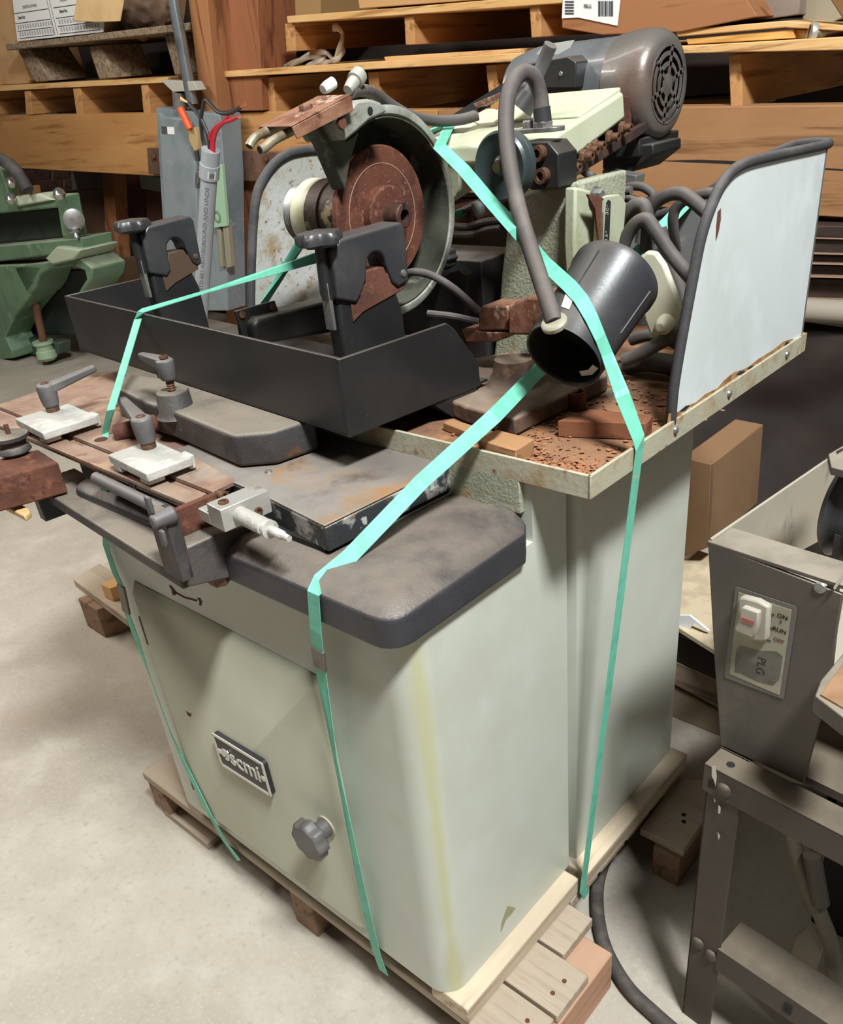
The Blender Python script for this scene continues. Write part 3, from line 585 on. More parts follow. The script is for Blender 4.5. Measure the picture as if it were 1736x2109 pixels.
MB().cyl(kc2 + V(-.004, -.004, -.002), kc2 + V(.02, .022, .012), .0125, n=20).build('crank_grip', M_LEVER, hw, .0015); MB().cyl(kc2 + V(.02, .022, .012), kc2 + V(.04, .04, .02), .006, n=12).build('crank_stem', M_IRON, hw)
# column
cl = MB().prism([P(x, y, 'y', .6) for x, y in ((1052, 400), (1200, 372), (1196, 480), (1186, 600), (1178, 770), (1010, 770), (1022, 680), (1032, 560))], Y * .13).build('column', M_CAST, mach, .006, seg=3)
MB().prism([P(x, y, 'x', -.135) for x, y in ((1186, 385), (1218, 392), (1240, 400), (1246, 440), (1240, 560), (1190, 640), (1183, 500))], -X * .02).build('column_cheek', mat('aged_green_paint', (172, 174, 148), .5, 0, [((156, 156, 128), 8, .4, .7), ((146, 112, 72), 22, .6, .76)], bump=(120, .15)), cl, .004)
cb = P(1224, 404, 'x', -.132); MB().lathe(cb, X, [(0, .014), (.002, .014)], 20).build('bolt_washer', M_STEEL, cl); MB().hexa(cb + X * .002, X, .0105, .012).build('pivot_bolt', M_STEEL, cl)
spl = MB().prism([P(x, y, 'x', -.115) for x, y in ((1239, 412), (1246, 404), (1276, 400), (1290, 418), (1286, 470), (1268, 540), (1232, 560))], -X * .012).build('angle_plate', MATS['aged_green_paint'], cl, .002)
MB().prism([P(x, y, 'x', -.1148) for x, y in ((1248, 418), (1252, 411), (1257, 415), (1252, 545), (1240, 548))], X * .0008).build('angle_scale', M_BADGE, cl)
for x, y, s in ((1251, 432, '30°'), (1249, 486, '15°')):
    text_mesh('scale_mark', s, .011, M_BSIL, P(x, y, 'x', -.1135), V(0, .2, 1), V(0, -1, .2), cl, ext=.0002)
MB().prism([P(x, y, 'x', -.118) for x, y in ((1206, 400), (1240, 408), (1236, 545), (1228, 480), (1222, 430))], X * .003).build('rust_streak', M_RUST, cl)
# motor
MC = V(-.178, .93, 1.398); RM = .084
M_MOT = mat('grey_motor_paint', (112, 114, 116), .3, .25, [((128, 100, 80), 9, .58, .7), ((94, 94, 96), 6, .45, .65), ((112, 74, 56), 30, .66, .74)], bump=(60, .12), coat=.3)
M_FAN = mat('rusty_fan_cover', (104, 98, 92), .38, .25, [((120, 88, 74), 6, .5, .72), ((86, 80, 76), 12, .5, .7), ((132, 98, 82), 40, .64, .76)], bump=(90, .12), coat=.2)
mo = MB().lathe(MC - X * .07, -X, [(0, RM * .93), (.18, RM * .93), (.2, RM * .9), (.23, RM * .8), (.235, .03)], 48).build('motor_body', M_MOT, mach)
MB().lathe(MC - X * .085, X, [(0, RM * .955), (.03, RM * 1.0), (.055, RM * 1.0), (.068, RM * .97), (.078, RM * .9), (.083, RM * .8), (.083, RM * .66)], 56, cap=False).build('fan_cover', M_FAN, mo)
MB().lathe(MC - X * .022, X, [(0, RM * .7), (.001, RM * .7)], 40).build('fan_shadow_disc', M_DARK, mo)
for r0, r1 in ((.0, .20), (.32, .40), (.50, .58), (.655, .70)):
    g_ = MB()
    if r0 == 0: g_.lathe(MC - X * .003, X, [(0, RM * r1), (.001, RM * r1), (.002, RM * r1 * .8)], 24)
    else: g_.ring(MC - X * .003, X, RM * r0, RM * r1, .002, 48)
    g_.build('grille_ring', M_FAN, mo)
for k in range(6):
    a = math.radians(60 * k + 20); d = V(0, math.cos(a), math.sin(a)); e = X.cross(d)
    MB().obox(MC - X * .002 + d * RM * .43, d * RM * .25, e * .0032, X * .001).build('grille_spoke', M_FAN, mo)
jb = MB().prism([P(x, y, 'y', .83) for x, y in ((1062, 135), (1168, 116), (1186, 128), (1186, 182), (1130, 182), (1062, 165))], Y * .06).build('junction_box', M_BLACK, mo, .002)
MB().lathe(P(1155, 152, 'y', .829), -Y, [(0, .004), (.002, .003)], 10).build('box_screw', M_STEEL, jb if False else mo)
MB().prism([P(x, y, 'y', .845) for x, y in ((1104, 112), (1120, 92), (1183, 82), (1175, 98), (1150, 112))], Y * .002).build('motor_label', mat('faded_label', (176, 176, 172), .5), mo)
MB().box(-.46, -.19, .86, 1.0, 1.296, 1.325).build('motor_foot', M_BLACK, mo, .003)
MB().prism([P(x, y, 'x', -.205) for x, y in ((1283, 196), (1300, 200), (1302, 262), (1285, 268))], -X * .2).build('motor_plate', M_RUST, mo, .002)
MB().prism([P(x, y, 'y', .87) for x, y in ((1240, 305), (1345, 296), (1346, 318), (1300, 355), (1240, 350))], Y * .1).build('motor_base', M_BLACK, mo, .003)
MB().prism([P(x, y, 'y', .8) for x, y in ((1240, 350), (1310, 362), (1308, 378), (1240, 372))], Y * .03).build('adjuster_plate', M_STEEL, mo, .001)
# belt and lever
MB().prism([P(x, y, 'y', .80) for x, y in ((880, 268), (1035, 172), (1038, 190), (890, 282))], Y * .03).build('drive_belt', M_PLBLK, mach)
lv = MB().tube([P(1134, 92, 'y', .70), P(1118, 130, 'y', .70), P(1096, 178, 'y', .69), P(1072, 222, 'y', .68)], lambda t: .0105 - .001 * t, 12).build('lock_lever', M_LEVER, mach)
MB().cyl(P(1072, 225, 'y', .67), P(1092, 195, 'y', .68), .02, .016, 16).build('lever_hub', M_PLBLK, lv)
MB().prism([P(x, y, 'y', .66) for x, y in ((974, 214), (1030, 190), (1036, 198), (980, 222))], Y * .03).build('rusty_tab', M_SPOUT, mach, .001)
# boxes and pipes behind the wheel
M_PBOX = mat('dusty_black_box', (44, 42, 43), .5, 0, [((58, 55, 54), 8, .45, .65)], dust=((126, 114, 106), .8))
bx = MB().box(-.5, -.335, .60, .72, .996, 1.172).build('coolant_box', M_PBOX, mach, .003)
kn = MB(); lobed(kn, P(930, 528, 'y', .585), V(-.2, -1, 0), .017, .002, 8, [(0, .9), (.004, 1), (.02, 1), (.024, .85)]); kn.build('box_knob', M_PLBLK, bx)
MB().prism([P(x, y, 'y', .56) for x, y in ((826, 598), (945, 556), (960, 568), (955, 690), (830, 690))], Y * .02).build('splash_plate', M_BLACK, mach, .001)
rp = MB().prism([P(x, y, 'y', .80) for x, y in ((925, 425), (1040, 395), (1040, 470), (925, 480))], Y * .02).build('rusty_housing', M_RUST, mach)
for pts in (((925, 462), (960, 466), (1000, 456), (1032, 453)), ((925, 482), (970, 482), (1005, 472), (1032, 468)), ((925, 448), (960, 430), (1000, 412), (1035, 402))):
    MB().tube([P(x, y, 'y', .79) for x, y in pts], .006, 8).build('rusty_pipe', M_CABLE, rp)
# rusty brackets in front of the column
rb = MB().prism([P(x, y, 'y', .5) for x, y in ((985, 640), (992, 630), (1046, 630), (1046, 680), (985, 682))], Y * .05).build('rusty_bracket', M_SPOUT, mach, .003)
MB().prism([P(x, y, 'y', .49) for x, y in ((1046, 640), (1060, 622), (1085, 612), (1112, 612), (1124, 640), (1120, 692), (1046, 690))], Y * .07).build('bracket_head', M_SPOUT, rb, .004)
MB().prism([P(x, y, 'y', .5) for x, y in ((950, 678), (1010, 684), (1050, 684), (1050, 694), (1018, 705), (960, 704))], Y * .05).build('bracket_foot', M_SPOUT, rb, .002)
MB().cyl(P(1108, 665, 'y', .48), P(1130, 655, 'y', .48), .012, n=16).build('bracket_pin', M_BOLT, rb)
MB().tube([P(832, 566, 'y', .42), P(855, 560, 'y', .42), P(890, 568, 'y', .44), P(935, 595, 'y', .46), P(985, 640, 'y', .5)], .006, 10).build('oil_line', M_CABLE, rb)
MB().tube([P(880, 645, 'y', .45), P(930, 650, 'y', .47), P(985, 662, 'y', .5)], .005, 8).build('oil_line', M_CABLE, rb)
# bed plate on the pan
bt_ = [(900, 812), (960, 838), (1061, 863), (1099, 844), (1252, 772), (1180, 700), (960, 740), (850, 790)]
bd = MB().prism([P(x, y, 'z', 1.022) for x, y in bt_], -Z * .026).build('bed_plate', mat('dusty_bed', (104, 78, 62), .75, 0, [((80, 62, 52), 12, .45, .62), ((134, 100, 74), 20, .56, .7)], dust=((150, 132, 114), .6), bump=(100, .3)), mach, .004)
MB().lathe(P(1060, 790, 'z', 1.02), Z, [(0, .05), (.006, .042), (.02, .034), (.04, .03)], 24).build('bed_boss', MATS['dusty_bed'], bd)
MB().lathe(P(905, 672, 'y', .46), Z, [(-.02, .009), (0, .009)], 6).build('stud', M_BOLT, bd)
pn = V(-.072, .48, .995); MB().lathe(pn, Z, [(0, .0155), (.026, .0155), (.026, .012), (.004, .012), (.004, .0005)], 24).build('pipe_stub', M_RUST, mach)
# cream cover beside the lamp
cc = MB().prism([P(x, y, 'y', .62) for x, y in ((1306, 565), (1312, 535), (1330, 517), (1350, 519), (1368, 545), (1390, 600), (1404, 650), (1398, 690), (1362, 702), (1340, 700), (1326, 660))], Y * .012).build('cream_cover', mat('cream_cover', (200, 194, 172), .5, 0, [((182, 174, 146), 8, .5, .68), ((168, 126, 84), 16, .66, .74)]), mach, .005, seg=3)
MB().lathe(P(1372, 668, 'y', .62), -Y, [(0, .016), (.012, .013), (.02, .006)], 20).build('cover_bump', M_CREAM, cc)

# ---------------------------------------------------------------- cables coiled behind the guard
cbl = thing('power_cable', P(1330, 700, 'y', .8), 'thick dusty black cable coiled between the column and right splash guard', 'cable')
for k, (yv, r, pts) in enumerate(((.70, .0105, ((1246, 545), (1262, 490), (1282, 450), (1306, 424), (1326, 424), (1334, 460), (1330, 520))), (.68, .0105, ((1272, 560), (1286, 500), (1306, 464), (1330, 452), (1350, 476), (1380, 520), (1412, 560), (1450, 600))),
        (.80, .011, ((1320, 500), (1334, 440), (1362, 408), (1398, 398), (1425, 412), (1470, 450))), (.84, .009, ((1392, 520), (1386, 450), (1400, 420), (1430, 405), (1460, 398), (1510, 400))), (.78, .007, ((1130, 290), (1160, 315), (1200, 350), (1240, 378), (1280, 392), (1300, 392))),
        (.80, .007, ((1280, 392), (1300, 384), (1325, 386), (1345, 402), (1330, 416), (1290, 408))), (.62, .011, ((1408, 680), (1370, 700), (1320, 728), (1286, 742))), (.70, .010, ((1300, 700), (1340, 690), (1380, 700), (1410, 720))),
        (.78, .010, ((1360, 470), (1380, 540), (1400, 590), (1412, 640))))):
    z = [.0, .01]; MB().tube([P(x, y, 'y', yv) for x, y in pts], r, 10).build('cable_loop', M_CABLE, cbl)
MB().tube([P(x, y, 'y', .66) for x, y in ((1290, 750), (1330, 745), (1380, 752), (1410, 770))], .016, 10).build('cable_loop', M_RUBBER, cbl)

# ---------------------------------------------------------------- work lamp
a, b = V(-.013, .36, 1.113), P(1266, 574, 'y', .49); ax_ = (b - a).normalized(); L_ = (b - a).length
lp = thing('work_lamp', V(a.x, a.y, 1.05), 'black cylindrical work lamp hanging from a gooseneck in front of the column', 'lamp')
sh = MB().lathe(a, ax_, [(.004, .0515), (0, .0525), (-.001, .0545), (.004, .0545), (L_ * .90, .0605), (L_ * .93, .0628), (L_, .063), (L_, .060), (L_ * .95, .03)], 56, cap=False)
sh = sh.build('lamp_shade', M_PLBLK, lp)
MB().lathe(a, ax_, [(.003, .052), (.06, .047), (.062, .001)], 40, cap=False).build('lamp_inside', M_DARK, lp)
def lamp_r(t): return .0545 + (.0605 - .0545) * max(0, min(1, t / (L_ * .9)))
def lamp_hit(px, py, off=0.0):
    lo = .15
    for k in range(1200):
        p = P(px, py, 'y', lo + k * .0003); t = (p - a).dot(ax_)
        if (p - a - ax_ * t).length <= lamp_r(t) + off: return p
    return P(px, py, 'y', .36)
rd = (CAM_C - a); rd = (rd - ax_ * rd.dot(ax_)).normalized()
sd_ = ax_.cross(rd)
for ang in (-38, 52):
    d = (rd * math.cos(math.radians(ang)) + sd_ * math.sin(math.radians(ang)))
    MB().frustum([a + ax_ * (L_ * .35) + d * .0560 + ax_.cross(d) * k for k in (-.0012, .0012)] + [a + ax_ * (L_ * .35) + d * .0580], [a + ax_ * (L_ * .88) + d * .0598 + ax_.cross(d) * k for k in (-.0012, .0012)] + [a + ax_ * (L_ * .88) + d * .0622]).build('shade_rib', M_PLBLK, sh)
fl = lamp_hit(1141, 664); fn = (fl - a - ax_ * (fl - a).dot(ax_)).normalized()
MB().lathe(fl - fn * .004, fn, [(0, .0172), (.005, .0172), (.007, .0155), (.008, .0125)], 24).build('mounting_ring', mat('pale_ring', (148, 142, 122), .5), lp)
MB().prism([lamp_hit(x, y, .0008) for x, y in ((1156, 632), (1165, 606), (1182, 613), (1172, 638))], fn * .0006).build('lamp_sticker', mat('white_sticker', (206, 204, 198), .5), lp)
MB().prism([a + ax_ * .012 + (rd * math.cos(q) + sd_ * math.sin(q)) * rr for q, rr in ((1.5, .047), (1.9, .048), (2.3, .047), (2.3, .038), (1.9, .039), (1.5, .038))], ax_ * .001).build('lamp_sticker', mat('white_sticker', (206, 204, 198), .5), lp)
gn = [fl, fl.lerp(P(1122, 600, 'y', .36), .6), P(1095, 520, 'y', .40), P(1068, 430, 'y', .43), P(1050, 340, 'y', .46), P(1042, 260, 'y', .49), P(1048, 190, 'y', .52), P(1072, 152, 'y', .55), P(1098, 158, 'y', .57), P(1112, 195, 'y', .58), P(1117, 235, 'y', .58)]
MB().tube(gn, .0112, 14, 8).build('gooseneck', M_CABLE, lp)
MB().cyl(P(1115, 222, 'y', .58), P(1119, 256, 'y', .58), .0128, n=18).build('gooseneck_ferrule', M_PLBLK, lp)
bp_ = P(1112, 264, 'y', .58)
MB().rbox(bp_ - Z * .002, V(.036, .006, 0), V(-.003, .017, 0), Z * .003, .014).build('mounting_plate', M_STEEL, lp, .0008); MB().hexa(bp_ + V(-.022, .002, .001), Z, .009, .01).build('plate_bolt', M_STEEL, lp)
MB().hexa(P(1119, 262, 'y', .58), Z, .015, .008).build('ferrule_nut', M_STEEL, lp)
# ---------------------------------------------------------------- green straps
def band(name, pts, wid, label, cat='strap', bk=None, group=None):
    """pts: (point, width direction or None); None turns the flat side towards the room"""
    P_ = [V(p) for p, _ in pts]; out = []
    for i, (p, w) in enumerate(pts):
        t = (P_[min(i + 1, len(P_) - 1)] - P_[max(i - 1, 0)]).normalized()
        if w is None: w = t.cross(V(.62, -.62, .48))
        w = V(w); w = (w - t * w.dot(t)).normalized()
        if out and out[-1][1].dot(w) < 0: w = -w
        out.append((V(p), w))
    o = thing(name, (P_[0].x, P_[0].y, min(p.z for p in P_)), label, cat)
    MB().ribbon(out, wid).build('strap_band', M_STRAP, o, smooth=False)
    if bk:
        for i, t0, t1, sc in bk:
            a, b = P_[i].lerp(P_[i + 1], t0), P_[i].lerp(P_[i + 1], t1); w = out[i][1]
            n_ = (b - a).cross(w).normalized(); MB().obox((a + b) / 2, (b - a) / 2, w * wid * .55, n_ * .0025).build('strap_buckle', M_BUCKLE, o, .0008)
    return o
band('packing_strap', [(P(540, 640, 'x', -.735), Y), (P(545, 622, 'x', -.72), Y), (P(632, 478, 'x', -.64), None), (V(-.56, .62, 1.345), X), (V(-.45, .68, 1.375), X), (P(905, 302, 'x', -.325), X), (P(955, 350, 'x', -.28), None), (P(1010, 415, 'x', -.20), None), (P(1060, 470, 'x', -.12), None), (P(1120, 540, 'y', .44), None), (lamp_hit(1172, 588, .003), ax_), (lamp_hit(1196, 615, .003), ax_), (lamp_hit(1218, 655, .003), ax_), (lamp_hit(1236, 695, .003), ax_), (lamp_hit(1250, 730, .003), ax_), (P(1282, 815, 'x', .075), None), (P(1315, 902, 'x', .099), V(.3, 1, .3)), (P(1317, 925, 'x', .100), Y), (P(1200, 1832, 'x', .039), Y), (V(.036, .349, .10), Y)], .0195,
     'mint green plastic strap over the work lamp and down the pan edge')
band('packing_strap', [(V(-.163, .0, .09), X), (P(776, 1965, 'y', -.004), X), (P(755, 1880, 'y', -.016), X), (P(690, 1560, 'y', -.02), V(.9, -.4, 0)), (P(660, 1380, 'y', -.026), X), (P(650, 1300, 'y', -.033), X), (P(645, 1222, 'y', -.0335), X), (P(660, 1196, 'z', .921), None), (P(720, 1146, 'z', .936), None), (P(868, 992, 'z', .995), None), (P(1020, 855, 'z', 1.055), None), (P(1110, 762, 'y', .44), None), (P(1200, 655, 'y', .60), None), (P(1290, 545, 'y', .78), None), (P(1420, 410, 'y', .925), None), (V(-.115, .945, 1.222), X), (V(-.11, .97, 1.0), X)], .021,
     'mint green plastic strap across the black casting and under the lamp', bk=[(4, .05, .55, 1)])
band('packing_strap', [(V(-.585, -.0, .085), X), (P(462, 1732, 'y', -.003), X), (P(432, 1678, 'y', -.0165), X), (P(387, 1588, 'y', -.0165), X), (P(352, 1512, 'y', -.0165), V(.9, -.4, 0)), (P(314, 1408, 'y', -.0165), V(.9, -.4, 0)), (P(280, 1312, 'y', -.0165), X), (P(261, 1262, 'y', -.0165), X), (P(249, 1206, 'y', -.0165), X), (P(236, 1178, 'y', -.014), X), (P(219, 1128, 'y', -.012), X), (P(214, 1000, 'y', -.013), X), (P(216, 893, 'z', .9785), X), (P(228, 845, 'y', .06), X), (Q(285, 655, 'v', .1385), X), (Q(290, 643, 'v', .1385), X), (Q(293, 640, 'z', 1.1405), V(.3, 1, .2)), (P(430, 599, 'y', .31), V(.3, 1, .2)), (P(690, 519, 'y', .47), V(.3, 1, .4)), (P(962, 436, 'y', .80), V(.3, 1, .4))], .0195,
     'mint green plastic strap over the black tray front and down beside the door', bk=[(7, 0, 1, 1)])

# ---------------------------------------------------------------- loose wood and rust flakes in the pan
def block(name, tops, z, h, m, label, cat='wood block'):
    o = MB().prism([P(x, y, 'z', z) for x, y in tops], -Z * h).build(name, m, None, .0015); return tag(o, label, cat)
block('wood_block', ((1148, 866), (1330, 872), (1345, 855), (1215, 842)), 1.019, .0245, M_WLOOSE2, 'flat reddish wood block lying beside the pipe stub')
block('wood_block', ((985, 905), (1062, 928), (1100, 904), (1022, 884)), 1.017, .0225, M_WLOOSE, 'short tan wood block at the front lip of the rusty pan')
block('wood_strip', ((912, 870), (985, 898), (1000, 884), (930, 862)), 1.007, .0125, M_WLOOSE, 'thin wood strip lying against the short tan wood block')
fl_ = MB(); rnd = random.Random(3)
def flake(x, y):
    a = rnd.uniform(0, 6.28); s = rnd.uniform(.0015, .005); z = .9945 + rnd.uniform(0, .003); c = V(x, y, z); u = V(math.cos(a), math.sin(a), rnd.uniform(-.3, .3)) * s; w = V(-math.sin(a), math.cos(a), rnd.uniform(-.3, .3)) * s * rnd.uniform(.4, 1)
    fl_.add([c - u - w, c + u - w * .6, c + u * .7 + w, c - u * .6 + w, c + Z * .0012], [(0, 1, 2, 3), (0, 1, 4), (1, 2, 4), (2, 3, 4), (3, 0, 4)])
for _ in range(900):
    x = rnd.uniform(-.12, .085); flake(x, .262 + abs(rnd.gauss(0, .022)))
for _ in range(500): flake(rnd.gauss(-.05, .06) if rnd.random() < .7 else rnd.uniform(-.15, .08), rnd.uniform(.3, .62))
tag(fl_.build('rust_flakes', mat('orange_rust_flakes', (150, 100, 68), .9, 0, [((120, 74, 50), 60, .45, .6), ((172, 122, 86), 90, .56, .7)]), smooth=False), 'loose orange rust flakes scattered along the pan lip', 'rust flakes', kind='stuff')
# ---------------------------------------------------------------- background: rack, wall, stored goods
from mathutils import noise as mnoise
YR = 2.3
M_BRICK = mat('red_brick', (104, 70, 62), .85, 0, [((86, 56, 50), 9, .45, .65), ((122, 88, 78), 30, .56, .7)], bump=(60, .4))
M_MORTAR = mat('wall_mortar', (128, 118, 108), .9, 0, [((108, 98, 90), 12, .45, .65)])
M_BEAM = wood('beam_wood', (172, 124, 74), (136, 90, 50), (186, 138, 86), 'x', .5)
M_BEAMR = wood('beam_wood_red', (148, 106, 70), (108, 72, 44), (162, 120, 82), 'x', .5)
M_POST = wood('post_wood', (148, 98, 62), (114, 70, 42), (160, 110, 72), 'z', .5)
M_POSTR = wood('post_wood_red', (134, 84, 56), (100, 58, 38), None, 'z', .5)
M_PINE = wood('pine_board', (204, 160, 104), (166, 118, 68), (216, 178, 124), 'x', .8)
M_PINEY = wood('pine_stringer', (178, 132, 84), (138, 94, 56), None, 'y', .8)
M_PLY = wood('plywood_edge', (206, 160, 104), (150, 106, 62), (220, 180, 126), 'x', 1.2)
M_CHIP = mat('chipboard', (140, 120, 98), .9, 0, [((108, 90, 72), 40, .44, .6), ((172, 152, 126), 70, .56, .68)], bump=(90, .6))
M_CARD = mat('cardboard', (186, 148, 104), .85, 0, [((172, 132, 90), 5, .45, .65)], spec=.2)
M_CARDD = mat('dark_cardboard', (116, 92, 72), .85, 0, [((100, 78, 60), 5, .45, .65)], spec=.2)
M_PAPER = mat('white_paper', (226, 226, 224), .7)
M_INK = mat('ink', (70, 70, 72), .7); M_INKL = mat('grey_ink', (168, 168, 170), .7)
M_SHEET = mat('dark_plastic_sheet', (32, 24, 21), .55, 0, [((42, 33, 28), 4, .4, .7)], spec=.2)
tag(MB().box(-9.2, -9, -4, 3.8, 0, 4.0).build('wall_left', mat('painted_wall', (150, 142, 130), .85, 0, [((138, 130, 118), 1.2, .4, .7)]), smooth=False), kind='structure')
wall = MB().box(-9, 4, 3.62, 3.8, 0, 4.0).build('wall_back', M_MORTAR, smooth=False); tag(wall, kind='structure')
for r_, (y0, y1, xs) in enumerate(((332, 351, (18, 62, 82, 125, 145)), (354, 372, (18, 40, 86, 104, 108, 144)), (375, 394, (20, 44, 70, 128, 132, 146)), (397, 414, (20, 60, 64, 110, 114, 146)))):
    for k in range(0, len(xs) - 1):
        x0, x1 = xs[k] + 1, xs[k + 1] - 2
        if x1 - x0 < 6: continue
        sl_ = -.055
        q = [P(x0, y0 + sl_ * (x0 - 60), 'y', 3.605), P(x1, y0 + sl_ * (x1 - 60), 'y', 3.605), P(x1, y1 + sl_ * (x1 - 60), 'y', 3.605), P(x0, y1 + sl_ * (x0 - 60), 'y', 3.605)]
        MB().prism(q, Y * .03).build('brick', M_BRICK, wall, .006)
def slab_(name, px, y, dy, m, parent=None, bevel=.003):
    return MB().prism([P(a, b, 'y', y) for a, b in px], Y * dy).build(name, m, parent, bevel)
rk = thing('storage_rack', (-2.0, YR, 0), 'heavy timber storage rack with a long front beam behind the machine', 'rack')
slab_('front_beam', ((-80, 240), (450, 231), (900, 226), (900, 392), (310, 362), (-80, 340)), YR, .1, M_BEAM, rk, .004)
slab_('front_beam', ((902, 226), (1300, 221), (1800, 215), (1800, 452), (1300, 424), (902, 392)), YR, .1, M_BEAMR, rk, .004)
slab_('beam_crack', ((1352, 331), (1440, 329), (1500, 331), (1560, 336), (1740, 349), (1740, 352), (1560, 340), (1440, 335)), YR - .001, .002, M_DARK, rk, 0)
slab_('rack_post', ((418, -30), (528, -30), (541, 228), (446, 230)), YR - .02, .22, M_POSTR, rk, .004)
slab_('rack_post', ((384, -30), (423, -30), (449, 231), (416, 231)), YR - .10, .25, M_POST, rk, .004)
slab_('lower_post', ((462, 340), (640, 345), (640, 1100), (470, 1100)), YR + .02, .2, M_POSTR, rk, .004)
slab_('lower_post', ((210, 345), (231, 345), (262, 800), (232, 800)), YR + .3, .1, M_POST, rk, .004)
sc_ = slab_('steel_channel', ((302, 305), (700, 318), (700, 386), (306, 358)), YR - .03, .025, mat('rusty_channel', (98, 74, 62), .6, .3, [((122, 90, 72), 8, .45, .65), ((78, 56, 48), 20, .55, .7)]), rk, .003)
for x, y in ((318, 322), (549, 327), (600, 332)): MB().hexa(P(x, y, 'y', YR - .032), -Y, .016, .014).build('channel_bolt', M_BOLT, sc_)
M_REAR = mat('dark_shade_backing', (54, 40, 33), .9, 0, [((42, 31, 26), 3, .4, .65)])  # added dark backing: shade behind the stored goods put into its colour
for z0 in (.05, .46, .87, 1.28, 1.69, 2.1): MB().box(P(149, 350, 'y', YR + 1.08).x, 3, YR + 1.08, YR + 1.1, z0, z0 + .4).build('shade_backing', M_REAR, rk)
# pallets and goods, left bay
pl1 = thing('wooden_pallet', P(180, 236, 'y', YR), 'tan wooden pallet lying on the rack beam under the chipboard pallet', 'pallet')
slab_('deck_board', ((-40, 178), (12, 176), (346, 159), (346, 170), (12, 187), (-40, 190)), YR, 1.0, M_PINE, pl1, .002)
for q in (((50, 188), (62, 187), (67, 236), (54, 237)), ((150, 182), (165, 181), (172, 239), (158, 239)), ((290, 174), (304, 173), (311, 236), (296, 237)), ((-36, 190), (-24, 190), (-20, 238), (-32, 238))):
    slab_('stringer', q, YR + .01, .95, M_PINEY, pl1, .002)
pl2 = thing('moulded_pallet', P(180, 175, 'y', YR), 'moulded chipboard pallet with cone legs holding the labelled carton', 'pallet')
slab_('pallet_deck', ((10, 92), (390, 46), (392, 62), (14, 104)), YR - .03, 1.0, M_CHIP, pl2, .004)
for q in (((36, 104), (62, 100), (104, 166), (74, 170)), ((182, 96), (206, 92), (236, 160), (204, 164)), ((338, 72), (362, 70), (384, 152), (360, 156))):
    slab_('cone_leg', q, YR + .05, .25, M_CHIP, pl2, .006)
for q in (((40, 110), (62, 108), (92, 160), (66, 164)), ((184, 104), (204, 102), (226, 156), (200, 158))):
    slab_('cone_leg', q, YR + .6, .25, M_CHIP, pl2, .006)
cA = thing('labelled_carton', P(120, 80, 'y', YR), 'carton with white printed order labels on the chipboard pallet', 'carton')
slab_('carton_body', ((22, -60), (222, -60), (214, 66), (37, 84)), YR + .004, .5, M_CARD, cA)
q = [P(a, b, 'y', YR) for a, b in ((20, -50), (218, -60), (213, 66), (36, 85))]; MB().prism(q, Y * .003).build('order_label', M_PAPER, cA)
ob, oux = P(36, 85, 'y', YR - .001), (P(213, 66, 'y', YR) - P(36, 85, 'y', YR)); Lw = oux.length; oux.normalize(); ouz = V(-oux.z, 0, oux.x); 
if ouz.z < 0: ouz = -ouz
hpx = (P(28, 0, 'y', YR) - P(36, 85, 'y', YR)).length / 85
def lab(u, v): return ob + oux * u * Lw + ouz * v * hpx - Y * .001
ln = MB()
for v0 in (5, 19, 34, 53): ln.obox(lab(.25, v0) , oux * Lw * .215, ouz * hpx * .5, Y * .0006); ln.obox(lab(.75, v0), oux * Lw * .22, ouz * hpx * .5, Y * .0006)
for u in (.475, .505): ln.obox(lab(u, 36), oux * .0008, ouz * hpx * 32, Y * .0006)
tag(ln.build('label_rules', M_INK, cA, smooth=False), kind='stuff')
bars = MB()
for row in (8, 22):
    for half in (0, .5):
        for k in range(14): bars.obox(lab(.06 + half + k * .031, row + 5), oux * Lw * .008, ouz * hpx * 3.6, Y * .0005)
tag(bars.build('label_boxes', M_INKL, cA, smooth=False), kind='stuff')
text_mesh('label_print', 'Designer Num.', hpx * 9, M_INK, lab(.13, 44), oux, ouz, cA, bold=.02, xs=.62)
text_mesh('label_print', 'Designer Num.', hpx * 9, M_INK, lab(.63, 45), oux, ouz, cA, bold=.02, xs=.62)
text_mesh('label_writing', 'CREATIVE PLAYTHINGS', hpx * 8, M_INKL, lab(.26, 62), oux, ouz, cA, xs=.8)
text_mesh('label_writing', 'PRODUCT', hpx * 8, M_INKL, lab(.66, 64), oux, ouz, cA, xs=.8)
fp = slab_('cardboard_flap', ((163, -40), (262, -40), (247, 44), (197, 46), (150, 43)), YR - .06, .006, mat('pale_cardboard', (214, 180, 132), .85, 0, [((204, 168, 120), 6, .45, .65)]), cA)
def lump(name, c, rad, m, seed, amp=.25, sc=3.0, sub_=4):
    bm = bmesh.new(); bmesh.ops.create_icosphere(bm, subdivisions=sub_, radius=1.0); b = MB()
    for v in bm.verts:
        n_ = v.co.normalized(); d = 1 + amp * mnoise.noise(n_ * sc + V(seed, seed * 2, 0)) + amp * .5 * mnoise.noise(n_ * sc * 2.7 + V(seed, 1, 3))
        b.v.append(V(c) + V(n_.x * rad[0], n_.y * rad[1], n_.z * rad[2]) * d)
    b.f = [tuple(v.index for v in f.verts) for f in bm.faces]; bm.free()
    return b.build(name, m, None, ang=180)
tag(lump('paper_sack', P(296, 18, 'y', YR + .22), (.2, .16, .13), mat('brown_sack', (118, 92, 72), .8, 0, [((92, 70, 54), 6, .42, .62), ((146, 112, 86), 9, .56, .7)], bump=(20, .5)), 3), 'crumpled brown sack on the chipboard pallet beside the labels', 'sack')
